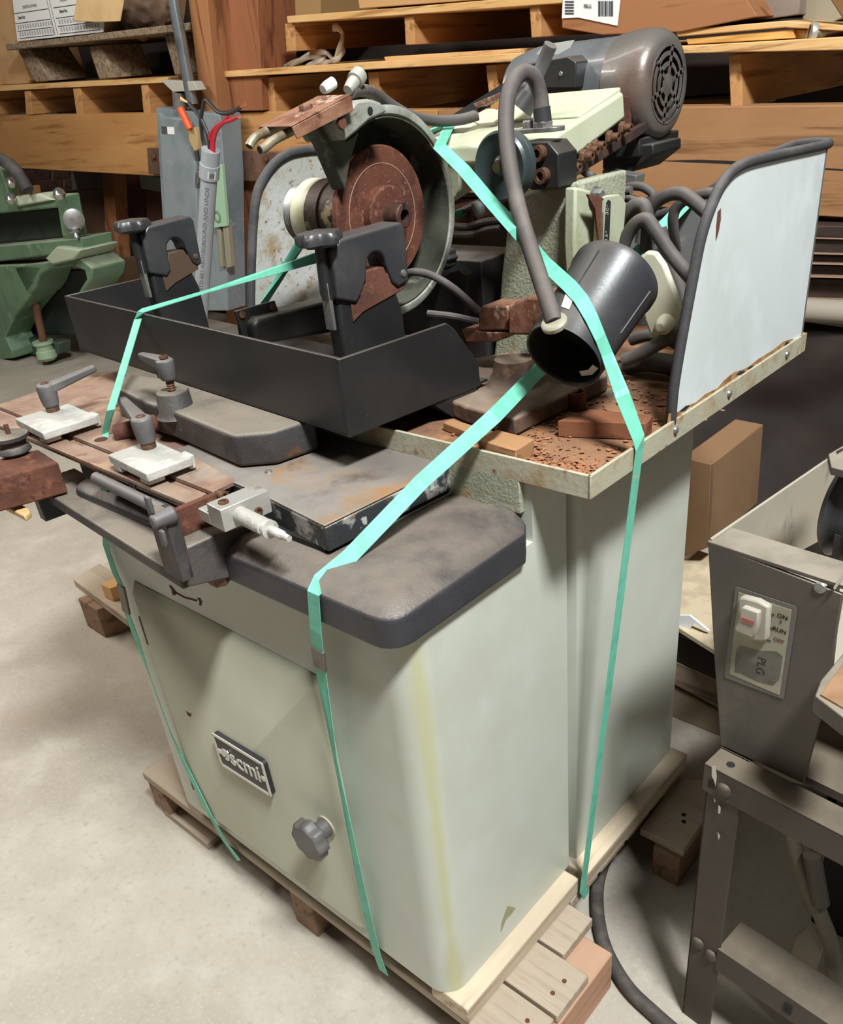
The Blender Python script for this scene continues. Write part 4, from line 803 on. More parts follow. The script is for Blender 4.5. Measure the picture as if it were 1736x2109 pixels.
tag(slab_('cardboard_carton', ((-60, -40), (22, -40), (36, 92), (60, 165), (58, 172), (-60, 178)), YR + .1, .4, mat('tan_carton', (196, 156, 110), .85, 0, [((178, 138, 94), 4, .45, .65)]), None), 'tan carton at the far left edge behind the chipboard pallet', 'carton')
# electrical gear on the post
YE = YR - .16
cn = thing('conduit_pole', P(396, 215, 'y', YE), 'galvanised steel conduit running up from the grey switch box', 'conduit')
MB().cyl(P(350, -40, 'y', YE), P(397, 214, 'y', YE), .027, n=20).build('conduit_pipe', mat('galvanised', (158, 164, 168), .3, .8, [((130, 136, 140), 10, .45, .65)]), cn)
slab_('conduit_cap', ((330, 165), (398, 168), (408, 186), (356, 190)), YE - .02, .05, mat('grey_plate', (168, 164, 152), .6), cn)
MB().cyl(P(368, 190, 'y', YE), P(371, 224, 'y', YE), .032, n=16).build('conduit_fitting', M_STEEL, cn)
M_EBOX = mat('grey_enamel_box', (128, 138, 142), .5, 0, [((112, 122, 126), 5, .45, .65), ((146, 152, 154), 20, .58, .72)])
eb = thing('switch_box', P(390, 600, 'y', YE), 'grey metal electrical disconnect box with an orange handle', 'electrical box')
slab_('box_body', ((321, 222), (453, 236), (462, 360), (470, 640), (346, 640)), YE, .12, M_EBOX, eb, .004)
slab_('box_cover', ((325, 243), (332, 239), (378, 244), (386, 252), (400, 330), (412, 560), (414, 640), (350, 640)), YE - .035, .036, M_EBOX, eb, .01)
slab_('box_sticker', ((332, 260), (344, 261), (345, 276), (333, 275)), YE - .037, .002, M_INK, eb, 0); slab_('box_sticker', ((344, 261), (358, 262), (359, 277), (345, 276)), YE - .037, .002, M_PAPER, eb, 0)
MB().cyl(P(371, 222, 'y', YE - .09), P(392, 266, 'y', YE - .08), .017, n=14).build('orange_handle', mat('orange_plastic', (226, 92, 48), .45), eb, .003)
slab_('handle_arm', ((386, 268), (400, 262), (406, 280), (407, 308), (400, 312), (390, 292)), YE - .07, .03, mat('tan_tag', (176, 150, 106), .6), eb, .003)
slab_('latch', ((402, 356), (408, 352), (410, 362), (406, 378), (401, 380)), YE - .05, .03, M_STEEL, eb, .002); slab_('latch', ((406, 334), (411, 332), (412, 346), (408, 348)), YE - .05, .03, M_STEEL, eb, .002)
gp_ = thing('green_notice_board', P(455, 600, 'y', YE - .02), 'pale green painted panel behind the grey plastic pipe', 'panel')
slab_('panel_plate', ((440, 345), (456, 338), (467, 466), (438, 470)), YE - .03, .02, mat('mint_enamel', (154, 186, 156), .5), gp_, .003)
MB().ring(P(447, 446, 'y', YE - .032), -Y, .018, .028, .002, 24).build('panel_emblem', mat('dark_mint', (110, 140, 116), .5), gp_)
for q in (((446, 470), (453, 470), (459, 550), (453, 550)), ((458, 467), (468, 465), (476, 550), (466, 552))): slab_('panel_leg', q, YE - .02, .03, mat('zinc_strip', (158, 152, 132), .5, .3), gp_)
# PVC pipe with wires
YP = 1.45
pv = thing('plastic_pipe', V(-1.6, YP, 0), 'grey plastic conduit pipe with printed text and bare red and black wires', 'pipe')
pa, pb = P(434, 308, 'y', YP), P(408, 720, 'y', YP); pdn = (pb - pa).normalized(); pb = pa + pdn * (pa.z / -pdn.z)
M_PVC = mat('grey_pvc', (160, 164, 168), .4, 0, [((150, 153, 157), 6, .45, .65)])
rp_ = .0305
MB().lathe(pa, pdn, [(0, rp_ * .8), (0, rp_ * 1.08), (.05, rp_ * 1.08), (.052, rp_ * 1.2), (.1, rp_ * 1.2), (.102, rp_), ((pb - pa).length, rp_)], 32).build('pipe_body', M_PVC, pv)
view = (CAM_C - pa); view = (view - pdn * view.dot(pdn)).normalized(); tside = (-pdn).cross(view).normalized()
def pwarp(x, y, e):
    # text runs up the pipe (x along -pdn), letters wrap around the barrel
    a = -y / rp_ - .1; base_ = P(416, 590, 'y', YP); s0 = (base_ - pa).dot(pdn)
    return pa + pdn * (s0 - x) + (view * math.cos(a) + tside * (-math.sin(a)) * -1) * (rp_ * 1.012 + e)
text_mesh('pipe_print', 'STD 651 ABOVEGROUND AND UNDE', .0205, mat('pipe_ink', (92, 94, 98), .6), pa, -pdn, tside, pv, ext=.0003, align='LEFT', xs=1.22, warp=pwarp)
st = MB(); s0 = .078
st.prism([pa + pdn * (s0 + dz) + (view * math.cos(q) + tside * math.sin(q)) * rp_ * 1.215 for dz, q in ((-.014, -.15), (-.014, .65), (.014, .65), (.014, -.15))], view * .001); st.build('pipe_sticker', M_PAPER, pv)
for k in range(5): MB().obox(pa + pdn * s0 + (view * math.cos(.08 + k * .1) + tside * math.sin(.08 + k * .1)) * rp_ * 1.24, pdn * .008, tside * .0012, view * .0005).build('sticker_bar', M_INK, pv)
M_WRED = mat('red_wire', (178, 40, 52), .4); M_WBLK = mat('black_wire', (44, 44, 46), .4); M_CU = mat('copper', (196, 120, 84), .35, .7)
for m, pts, cu in ((M_WBLK, ((430, 325), (418, 290), (414, 250), (418, 218), (424, 206), (436, 218), (452, 232), (474, 232), (494, 222)), (510, 213)), (M_WBLK, ((432, 325), (430, 285), (420, 258), (410, 238), (388, 212)), (372, 203)),
                   (M_WRED, ((434, 325), (430, 296), (436, 272), (452, 256), (476, 248), (488, 242)), (498, 239)), (M_WRED, ((438, 325), (436, 300), (440, 276), (456, 254), (470, 240)), (480, 234)), (M_WRED, ((442, 325), (440, 298), (446, 270), (462, 252), (478, 246)), (486, 242))):
    pp = [P(x, y, 'y', YP) for x, y in pts]; w_ = MB().tube(pp, .0068 if m is M_WBLK else .0058, 8).build('wire', m, pv)
    for j in (-1, 0, 1): MB().tube([pp[-1], P(cu[0], cu[1] + j * 3, 'y', YP)], .0022, 6, 0).build('bare_end', M_CU, w_)
# goods, right bays
pl3 = thing('wooden_pallet', P(850, 110, 'y', YR), 'pine pallet on the plywood sheet, upper middle of the rack', 'pallet')
slab_('deck_board', ((590, 33), (832, 15), (1164, -14), (1164, 6), (832, 31), (592, 48)), YR - .02, .9, M_PINE, pl3)
for q in (((586, 49), (607, 48), (609, 105), (590, 107)), ((832, 32), (852, 30), (855, 92), (835, 93)), ((1090, 10), (1112, 8), (1115, 76), (1094, 78))): slab_('stringer', q, YR, .9, M_PINEY, pl3)
tag(slab_('plywood_sheet', ((453, 147), (1060, 109), (1420, 94), (1800, 72), (1800, 102), (1420, 110), (1060, 127), (455, 160)), YR - .04, 1.0, M_PLY, None), 'long plywood sheet with a layered edge under the pine pallet', 'board')
pl4 = thing('wooden_pallet', P(700, 232, 'y', YR), 'pine pallet frame between the front beam and the plywood sheet', 'pallet')
for q in (((543, 160), (562, 159), (569, 233), (548, 234)), ((757, 149), (779, 148), (787, 230), (765, 231)), ((1000, 134), (1022, 133), (1030, 226), (1010, 227)), ((1500, 112), (1526, 111), (1530, 219), (1504, 220))): slab_('stringer', q, YR + .02, .9, M_PINEY, pl4)
slab_('deck_board', ((543, 228), (1530, 217), (1530, 222), (543, 234)), YR + .5, .3, M_PINE, pl4)
tag(slab_('pine_plank', ((790, 117), (1070, 100), (1072, 108), (794, 127)), YR + .02, .1, M_PINE, None), 'short pine plank lying on the plywood left of the motor', 'plank')
wr = MB()
for pts in (((580, 140), (610, 128), (640, 118), (668, 116), (660, 126), (630, 138)), ((600, 136), (640, 112), (670, 108), (690, 124), (700, 100), (705, 70), (692, 56), (688, 62)), ((650, 132), (680, 126), (700, 118), (706, 98))):
    wr.tube([P(x, y, 'y', YR + .12 + .02 * (i % 2)) for i, (x, y) in enumerate(pts)], lambda t: .008 + .007 * math.sin(t * 9) ** 2, 7)
tag(wr.build('plastic_wrap', mat('clear_wrap', (190, 182, 170), .35)), 'scrap of crumpled clear plastic wrap under the pine pallet', 'plastic wrap')
tag(slab_('cardboard_carton', ((730, -50), (1010, -60), (1008, -2), (740, 18)), YR + .15, .5, M_CARD), 'cardboard carton standing on the pine pallet', 'carton')
tag(slab_('cardboard_carton', ((535, -50), (660, -50), (660, 30), (590, 60), (545, 66)), YR + .5, .4, mat('shaded_carton', (168, 132, 84), .85)), 'carton standing in the gap beside the tall rack post', 'carton')
cr = thing('labelled_crate', P(1280, 80, 'y', YR), 'reddish wooden crate with a white barcode label above the motor', 'crate')
slab_('crate_side', ((1157, -60), (1500, -60), (1560, 34), (1400, 66), (1240, 72), (1157, 58)), YR - .02, .4, wood('crate_wood', (154, 104, 68), (122, 76, 46), None, 'x', .6), cr)
slab_('barcode_label', ((1160, -20), (1279, -20), (1271, 53), (1190, 36), (1157, 38)), YR - .025, .004, M_PAPER, cr, 0)
def bar(x0, x1, y0, y1): slab_('label_bar', ((x0, y0), (x1, y0), (x1, y1), (x0, y1)), YR - .0275, .002, M_INK, cr, 0)
for k, wv in enumerate((3, 1, 2, 1, 3, 1, 1, 2, 3, 1)): bar(1232 + k * 3.2, 1232 + k * 3.2 + wv * .8, 2, 33)
for k in range(5): bar(1163, 1181, 2 + k * 6, 5 + k * 6)
text_mesh('label_print', '0000221-521', (P(1200, 6, 'y', YR) - P(1200, 16, 'y', YR)).length, M_INK, P(1210, 13, 'y', YR - .0285), P(1227, 15, 'y', YR) - P(1192, 11, 'y', YR), Z, cr, xs=.42, bold=.03)
tag(slab_('pine_plank', ((1390, 62), (1612, 43), (1800, 56), (1800, 68), (1616, 57), (1395, 76)), YR - .01, .5, M_PINE), 'upper pine plank stacked right of the motor on the plywood', 'plank')
tag(slab_('pine_plank', ((1412, 80), (1634, 60), (1636, 79), (1416, 92)), YR, .3, wood('yellow_pine', (214, 168, 96), (176, 128, 66), None, 'x', .8)), 'lower yellow pine plank stacked right of the motor on the plywood', 'plank')
tag(slab_('wood_block', ((1637, 60), (1666, 62), (1666, 80), (1638, 80)), YR + .02, .1, M_PINE), 'small pine block between the planks and the silver bolt', 'wood block')
bl = thing('machine_bolt', P(1680, 82, 'y', YR), 'large silver slotted bolt lying on the plywood sheet', 'bolt')
bc2 = P(1678, 68, 'y', YR); MB().lathe(bc2, V(-.75, -.6, .1), [(0, .026), (.012, .028), (.016, .026)], 24).build('bolt_head', M_ALU, bl); MB().cyl(bc2, bc2 + V(.06, .05, 0), .014, n=14).build('bolt_shank', M_STEEL, bl)
MB().obox(bc2 + V(-.75, -.6, .1).normalized() * .0165, V(.05, -.06, .3).normalized() * .02, V(.6, -.75, 0).normalized() * .0025, V(.75, .6, -.1).normalized() * .001).build('bolt_slot', M_DARK, bl)
tag(slab_('grey_carton', ((1430, -60), (1650, -60), (1646, 30), (1560, 42), (1470, 44)), YR + .1, .4, mat('grey_brown_carton', (128, 114, 104), .8, 0, [((140, 124, 112), 4, .45, .65)])), 'grey brown carton behind the pine planks, upper right', 'carton')
tag(slab_('folded_tarp', ((1650, -60), (1720, -60), (1736, 36), (1700, 52), (1652, 40)), YR + .15, .3, mat('olive_tarp', (150, 140, 118), .7)), 'folded olive tarp right of the grey brown carton', 'tarp')
tag(slab_('plywood_offcut', ((1672, -60), (1800, -60), (1800, 60), (1736, 40)), YR - .02, .02, mat('brown_panel', (122, 86, 46), .8)), 'dark brown plywood offcut at the top right corner', 'board')
# under the right beam
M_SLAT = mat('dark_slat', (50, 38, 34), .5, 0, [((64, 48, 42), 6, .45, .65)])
for k, (y0, y1) in enumerate(((468, 492), (496, 524), (530, 545), (550, 572), (577, 622))):
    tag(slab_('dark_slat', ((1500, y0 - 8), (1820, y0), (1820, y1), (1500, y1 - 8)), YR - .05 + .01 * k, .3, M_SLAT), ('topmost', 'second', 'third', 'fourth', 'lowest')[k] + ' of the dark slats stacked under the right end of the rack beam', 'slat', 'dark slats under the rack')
    tag(slab_('pale_strip', ((1500, y1 - 7), (1820, y1 + 1), (1820, y1 + 4), (1500, y1 - 4)), YR - .055, .2, mat('pale_edge', (140, 112, 92), .7)), ('topmost', 'second', 'third', 'fourth', 'lowest')[k] + ' pale strip between the dark slats under the rack beam', 'strip', 'pale strips under the rack')
MB_ = MB().cyl(P(1500, 628, 'y', YR - .1), P(1820, 648, 'y', YR - .1), .035, n=16).build('rolled_sheet', mat('pale_roll', (150, 140, 126), .7)); tag(MB_, 'pale grey roll lying under the dark slats at right', 'roll')
sh_ = MB(); nx, nz = 26, 26
for j in range(nz + 1):
    for i in range(nx + 1):
        x = -1.6 + 2.4 * i / nx; z = .03 + (P(1700, 662, 'y', YR - .1).z - .05) * j / nz; d = .10 * mnoise.noise(V(x * 2.2, z * 3.1, 1)) + .05 * mnoise.noise(V(x * 6, z * 7, 4))
        sh_.v.append(V(x, YR - .05 - .35 * (1 - j / nz) + d, z))
for j in range(nz):
    for i in range(nx): sh_.f.append((j * (nx + 1) + i, j * (nx + 1) + i + 1, (j + 1) * (nx + 1) + i + 1, (j + 1) * (nx + 1) + i))
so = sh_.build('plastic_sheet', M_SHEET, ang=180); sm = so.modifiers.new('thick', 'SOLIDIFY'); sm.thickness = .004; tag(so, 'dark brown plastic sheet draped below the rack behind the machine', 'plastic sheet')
# under the left beam
tag(slab_('cardboard_carton', ((128, 396), (212, 388), (240, 640), (150, 640)), YR + .45, .3, M_CARDD), 'dull brown carton in the shade below the left rack beam', 'carton')
tag(slab_('red_board', ((233, 350), (292, 352), (310, 760), (258, 760)), YR + .5, .05, mat('dark_red_board', (84, 46, 36), .8)), 'dark red board leaning below the left rack beam', 'board')
tag(slab_('metal_tray', ((286, 358), (334, 366), (335, 396), (290, 388)), YR + .2, .1, mat('dull_zinc', (120, 126, 122), .5, .3)), 'small dull metal tray behind the grey switch box', 'tray')
tag(lump('dust_sheet', P(190, 520, 'y', YR + .6), (.3, .2, .22), mat('grey_cloth', (92, 84, 80), .9), 8), 'grey cloth bundle behind the green machine', 'cloth')
bxl = thing('small_carton', P(225, 590, 'y', YR - .2), 'small brown carton with a white label left of the black tray post', 'carton')
slab_('carton_body', ((188, 545), (246, 536), (232, 600), (196, 612)), YR - .2, .2, M_CARDD, bxl); slab_('carton_label', ((212, 536), (236, 534), (230, 562), (214, 568)), YR - .21, .004, M_PAPER, bxl, 0)
tag(slab_('red_board', ((300, 372), (345, 376), (360, 760), (312, 760)), YR + .35, .05, mat('dark_red_board', (84, 46, 36), .8)), 'dark red board standing behind the grey switch box', 'board')
# ---------------------------------------------------------------- bench machine on a steel stand, right
SB = math.radians(6.0); H1 = V(math.cos(SB), -math.sin(SB), 0); H2 = V(math.sin(SB), math.cos(SB), 0)
def K(u, v, z): return H1 * u + H2 * v + Z * z
def KP(px, py, ax, val):
    a = (px - CAM_PP[0]) / CAM_F; b = (py - CAM_PP[1]) / CAM_F
    d = Vector([CAM_R[0][k] * a + CAM_R[1][k] * b + CAM_R[2][k] for k in range(3)]); n = {'u': H1, 'v': H2, 'z': Z}[ax]
    return CAM_C + d * ((val - CAM_C.dot(n)) / d.dot(n))
def kbox(mb, u0, u1, v0, v1, z0, z1): return mb.obox(K((u0 + u1) / 2, (v0 + v1) / 2, (z0 + z1) / 2), H1 * (u1 - u0) / 2, H2 * (v1 - v0) / 2, Z * (z1 - z0) / 2)
M_STAND = mat('brown_grey_stand', (64, 54, 46), .6, 0, [((74, 63, 54), 6, .4, .7), ((54, 46, 40), 14, .5, .75)], dust=((126, 113, 95), .6))
M_HOUS = mat('grey_housing', (82, 75, 68), .5, .1, [((72, 66, 61), 6, .4, .7), ((94, 86, 77), 9, .5, .75)], dust=((154, 143, 127), .8), bump=(140, .1))
M_DUSTY = mat('dusty_sheet_inside', (158, 148, 132), .7, 0, [((96, 92, 90), 10, .56, .66, (1, 1, .35)), ((176, 166, 148), 5, .5, .7)])
st_ = thing('machine_stand', K(.5, .6, 0), 'brown grey bolted steel stand under the machine with the rocker switch', 'stand')
for u0, u1, v0, v1 in ((.223, .275, .333, .337), (.60, .652, .333, .337), (.223, .275, .86, .864), (.60, .652, .86, .864)):
    lg_ = MB(); kbox(lg_, u0, u1, v0, v1, 0, .575); kbox(lg_, u0 if u0 < .5 else u1 - .004, u0 + .004 if u0 < .5 else u1, v0, v0 + (.045 if v0 < .5 else -.045), 0, .575); lg_.build('stand_leg', M_STAND, st_, .001)
for v0 in (.329, .868):
    r_ = MB(); s = 1 if v0 < .5 else -1; kbox(r_, .219, .656, v0, v0 + .004 * s, .535, .584); kbox(r_, .219, .656, v0, v0 + .045 * s, .581, .585); r_.build('top_rail', M_STAND, st_, .001)
for u0 in (.219, .652):
    r_ = MB(); kbox(r_, u0, u0 + .004, .335, .866, .535, .584); kbox(r_, u0 if u0 < .5 else u0 - .045, u0 + .045 if u0 < .5 else u0 + .004, .37, .83, .581, .585); r_.build('top_rail', M_STAND, st_, .001)
r_ = MB(); kbox(r_, .272, .61, .330, .334, .175, .226); kbox(r_, .272, .61, .332, .40, .222, .226); r_.build('lower_rail', M_STAND, st_, .001)
r_ = MB(); kbox(r_, .24, .63, .845, .86, .175, .226); r_.build('lower_rail', M_STAND, st_, .001)
for u, z in ((.252, .555), (.238, .205), (.262, .197), (.62, .555)): MB().lathe(K(u, .329 if z > .5 else .3325, z), -H2, [(0, .012), (.003, .0105), (.006, .006), (.007, .001)], 16).build('round_bolt', M_STAND, st_)
for u, v in ((.247, .35), (.41, .35)): MB().lathe(K(u, v, .5852), Z, [(0, .006), (.0004, .006)], 12).build('rail_hole', M_DARK, st_)
slot = MB(); kbox(slot, .385, .397, .3285, .3296, .19, .21); slot.build('rail_slot', M_DARK, st_); slot = MB(); kbox(slot, .228, .237, .3282, .3288, .548, .562); slot.build('rail_slot', M_DARK, st_)
M_DRIP = mat('white_paint_drip', (196, 190, 178), .5)
for pts in (((1466, 1578), (1474, 1578), (1476, 1600), (1474, 1618), (1470, 1606), (1466, 1598)), ((1471, 1642), (1474, 1650), (1471, 1652)), ((1480, 1658), (1484, 1664), (1483, 1676), (1479, 1674)), ((1478, 1714), (1483, 1722), (1480, 1730))):
    MB().prism([KP(x, y, 'v', .3286) for x, y in pts], -H2 * .0004).build('paint_drip', M_DRIP, st_)
mm = thing('bench_machine', K(.3, .5, .585), 'dusty grey belt driven bench machine with a white rocker switch', 'machine')
hs = MB().prism([KP(x, y, 'v', .373) for x, y in ((1457, 1118), (1470, 1350), (1484, 1535), (1655, 1615), (1668, 1560), (1690, 1480), (1712, 1390), (1722, 1300), (1735, 1225))], H2 * .006).build('front_panel', M_HOUS, mm, .0015)
tp_ = MB(); kbox(tp_, .168, .42, .373, .425, .897, .903); tp_.build('top_shelf', M_HOUS, mm, .0015)
sd2 = MB(); sd2.prism([K(.170, v, z) for v, z in ((.376, .885), (.45, .80), (.86, .74), (.86, .907), (.376, .907))], H1 * .004); sd2.build('side_sheet', M_DUSTY, mm, .001)
fl2 = MB(); kbox(fl2, .174, .6, .425, .85, .70, .706); fl2.build('inner_floor', M_DUSTY, mm)
sk = MB(); kbox(sk, .22, .6, .38, .86, .586, .6); sk.build('under_plate', M_STAND, mm)
sd3 = MB(); kbox(sd3, .596, .6, .42, .86, .585, .907); sd3.build('side_sheet', M_DUSTY, mm, .001)
sd3 = MB(); kbox(sd3, .17, .6, .856, .86, .60, .907); sd3.build('rear_sheet', M_DUSTY, mm, .001)
MB().lathe(KP(1689, 1211, 'v', .3725), -H2, [(0, .0075), (.002, .0065), (.003, .003)], 16).build('panel_screw', M_STEEL, mm)
MB().prism([KP(x, y, 'v', .366) for x, y in ((1736, 1178), (1746, 1178), (1718, 1216), (1716, 1210))], H2 * .004).build('chipped_edge', M_DRIP, mm)
# switch plate
SV = .3715
sw = MB().prism([KP(x, y, 'v', SV) for x, y in ((1514, 1211), (1518, 1209), (1638, 1249), (1641, 1256), (1614, 1436), (1612, 1440), (1494, 1396), (1492, 1390))], H2 * .001).build('switch_plate', mat('plate_border', (96, 92, 86), .5), mm)
MB().prism([KP(x, y, 'v', SV - .0006) for x, y in ((1521, 1220), (1630, 1257), (1605, 1432), (1502, 1388))], H2 * .0008).build('plate_face', mat('aged_plate', (150, 144, 124), .6, 0, [((134, 128, 110), 12, .45, .65)]), sw)
MB().prism([KP(x, y, 'v', SV - .0009) for x, y in ((1516, 1338), (1524, 1330), (1560, 1340), (1600, 1342), (1612, 1352), (1604, 1400), (1592, 1412), (1560, 1404), (1524, 1386), (1512, 1384))], H2 * .0004).build('plate_stain', mat('dark_stain', (98, 94, 84), .6, 0, [((82, 78, 72), 20, .45, .62)]), sw)
kx = KP(1630, 1257, 'v', SV) - KP(1521, 1220, 'v', SV); kz = KP(1521, 1220, 'v', SV) - KP(1502, 1388, 'v', SV)
def swp(x, y): return KP(x, y, 'v', SV - .0011)
M_PINK = mat('dark_print', (58, 54, 50), .7); M_PRED = mat('red_print', (150, 96, 84), .7)
for s, x, y, m, sz in (('ON', 1611, 1271, M_PINK, .0085), ('RUN', 1605, 1299, M_PINK, .0085), ('OFF', 1603, 1320, M_PRED, .008)):
    text_mesh('switch_print', s, sz, m, swp(x, y), kx, kz, sw, bold=.02)
for (x0, y0), (x1, y1) in (((1588, 1264), (1595, 1267)), ((1584, 1292), (1591, 1295)), ((1580, 1318), (1587, 1321)), ((1608, 1278), (1608, 1283))):
    a_, b_ = swp(x0, y0), swp(x1, y1); MB().obox((a_ + b_) / 2, (b_ - a_) / 2, kz.normalized() * .0008 if abs(x1 - x0) > 1 else kx.normalized() * .0008, H2 * .0002).build('print_tick', M_PINK, sw)
text_mesh('plate_print', 'PLG', .016, mat('faded_print', (80, 76, 74), .7), swp(1566, 1372), -kz, kx, sw, bold=.01)
M_ROCK = mat('ivory_switch', (164, 156, 142), .5, 0, [((148, 140, 126), 12, .45, .65)])
rb_ = MB().prism([KP(x, y, 'v', SV - .012) for x, y in ((1520, 1232), (1530, 1230), (1560, 1238), (1583, 1251), (1578, 1320), (1570, 1323), (1540, 1318), (1516, 1304))], H2 * .011).build('switch_body', M_ROCK, sw, .003)
MB().prism([KP(x, y, 'v', SV - .020) for x, y in ((1524, 1256), (1528, 1250), (1562, 1262), (1560, 1290), (1550, 1316), (1514, 1300), (1512, 1292), (1522, 1278))], H2 * .009).build('switch_rocker', M_ROCK, sw, .002)
MB().prism([KP(x, y, 'v', SV - .0212) for x, y in ((1528, 1271), (1552, 1280), (1551, 1289), (1526, 1279))], H2 * .002).build('red_band', mat('switch_red', (150, 84, 78), .5), sw)
# pulley and belt
pc_ = KP(1728, 1040, 'v', .53); pw = MB().lathe(pc_, H1, [(0, .02), (0, .058), (.008, .066), (.016, .06), (.034, .06), (.042, .066), (.05, .058), (.05, .02)], 40).build('drive_pulley', M_PLBLK, mm)
bl_ = MB(); bl_.prism([pc_ + H1 * .024 + V(0, 0, 0) + H2 * -.06 + Z * -.01, pc_ + H1 * .024 - H2 * .05 - Z * .01, pc_ + H1 * .024 - H2 * .03 - Z * .28, pc_ + H1 * .024 - H2 * .045 - Z * .28], H1 * .012); bl_.build('drive_belt', mat('worn_belt', (64, 58, 54), .7), mm)
hd_ = MB(); hd_.prism([KP(x, y, 'z', 1.0) for x, y in ((1706, 935), (1800, 880), (1800, 985), (1712, 962))], -Z * .01); hd_.build('pulley_cover', M_HOUS, mm, .001)
MB().prism([KP(x, y, 'z', 1.0005) for x, y in ((1722, 930), (1738, 922), (1738, 926), (1724, 935))], Z * .0003).build('cover_slot', M_DARK, mm)
# tool rest of the bench machine
tr_ = MB().prism([KP(x, y, 'z', .80) for x, y in ((1678, 1432), (1690, 1400), (1740, 1340), (1830, 1400), (1830, 1500), (1740, 1480))], -Z * .025).build('tool_rest', M_HOUS, mm, .002)
MB().prism([KP(x, y, 'z', .803) for x, y in ((1690, 1430), (1742, 1358), (1830, 1410), (1830, 1490), (1745, 1462))], -Z * .003).build('wood_insert', mat('worn_wood_insert', (146, 112, 84), .6, 0, [((126, 92, 66), 12, .45, .65)]), mm)
# hose and bracket hanging inside the stand
hz = thing('air_hose', KP(1715, 2050, 'v', .42), 'dusty grey hose hanging inside the steel stand', 'hose')
MB().tube([KP(x, y, 'v', .42) for x, y in ((1625, 1700), (1640, 1760), (1665, 1830), (1692, 1890), (1712, 1950), (1716, 2030), (1700, 2120))], .012, 10).build('hose_body', mat('dusty_hose', (104, 96, 80), .7), hz)
MB().cyl(KP(1672, 1760, 'v', .415), KP(1690, 1860, 'v', .415), .013, n=12).build('hose_coupling', M_STAND, hz)
tag(MB().prism([KP(x, y, 'v', .45) for x, y in ((1612, 2010), (1640, 1925), (1662, 1912), (1690, 1960), (1665, 2040), (1650, 2070))], H2 * .012).build('steel_bracket', mat('pale_dusty_steel', (126, 116, 98), .6), None, .002), 'bent pale steel bracket standing on the lower rail of the stand', 'bracket')
tag(MB().box(.36, .9, .62, .85, .0, .5).build('black_box', mat('near_black', (16, 14, 13), .8), None, .004), 'plain black box standing inside the steel stand', 'crate')  # near-black box filling the inside of the stand
# ---------------------------------------------------------------- floor things, right
hosp = [(1736, 1660), (1640, 1625), (1540, 1612), (1440, 1625), (1340, 1668), (1270, 1730), (1236, 1800), (1230, 1870), (1246, 1950), (1290, 2030), (1350, 2090), (1420, 2150)]
tag(MB().tube([P(x, y, 'z', .014) for x, y in hosp], .013, 12).build('rubber_hose', mat('dusty_black_hose', (70, 64, 60), .7, 0, [((92, 84, 76), 20, .45, .62)])), 'dusty black hose curving across the floor beside the pallet', 'hose')
sk2 = thing('wooden_skid', P(1390, 1800, 'z', 0), 'small dusty wooden skid on the floor behind the black hose', 'pallet')
MB().prism([P(x, y, 'z', .10) for x, y in ((1318, 1705), (1408, 1752), (1450, 1690), (1460, 1610), (1400, 1600))], -Z * .02).build('deck_board', M_WPAL, sk2, .002)
MB().prism([P(x, y, 'z', .079) for x, y in ((1345, 1742), (1400, 1772), (1450, 1700), (1400, 1670))], -Z * .079).build('stringer', M_WSTR, sk2, .002)
for x, y in ((1408, 1678), (1408, 1692)): MB().lathe(P(x, y, 'z', .1002), Z, [(0, .005), (.0005, .005)], 10).build('nail_hole', M_DARK, sk2)
bs3 = tag(MB().prism([P(x, y, 'y', 1.25) for x, y in ((1405, 942), (1466, 956), (1458, 1128), (1400, 1150))], Y * .3).build('cardboard_carton', mat('brown_carton', (128, 96, 66), .85, 0, [((114, 84, 56), 5, .4, .7)]), None, .003), 'tan cardboard carton standing behind the right side of the cabinet', 'carton')
MB().prism([P(1466, 956, 'y', 1.25), P(1492, 948, 'y', 1.45), P(1522, 1085, 'y', 1.45), P(1458, 1128, 'y', 1.25)], V(.002, .004, 0)).build('carton_side', M_CARDD, bs3)
lbd = P(1420, 1150, 'y', 1.2).z
tag(MB().prism([P(x, y, 'z', .30) for x, y in ((1385, 1175), (1430, 1130), (1600, 1190), (1600, 1420), (1385, 1285))], -Z * .012).build('fibre_board', mat('pale_fibre_board', (196, 178, 148), .8, 0, [((178, 160, 132), 20, .45, .62)]), None, .001), 'pale fibre board lying between the cabinet and the bench machine', 'board')
tag(MB().prism([P(x, y, 'y', .98) for x, y in ((1375, 1268), (1420, 1268), (1460, 1300), (1446, 1296), (1430, 1284), (1412, 1304), (1375, 1300))], Y * .006).build('torn_paper', M_PAPER), 'torn white paper hanging below the pale fibre board', 'paper')
tag(MB().prism([P(x, y, 'y', 1.0) for x, y in ((1370, 1300), (1500, 1345), (1500, 1410), (1370, 1350))], Y * .25).build('storage_case', mat('black_red_case', (44, 34, 34), .5, 0, [((80, 38, 42), 5, .55, .65, (.3, .3, 2))]), None, .003), 'dark storage case under the pale fibre board', 'case')
for k, (q, nm) in enumerate(((((1365, 1352), (1500, 1412), (1500, 1470), (1365, 1398)), 'upper'), (((1365, 1402), (1500, 1475), (1500, 1600), (1365, 1500)), 'lower'))):
    tag(MB().prism([P(x, y, 'y', 1.0 + .01 * k) for x, y in q], Y * .3).build('timber_beam', wood('dusty_timber', (138, 122, 102), (110, 94, 78), None, 'x', .7), None, .003), nm + ' dusty timber beam stacked behind the cabinet at right', 'timber')
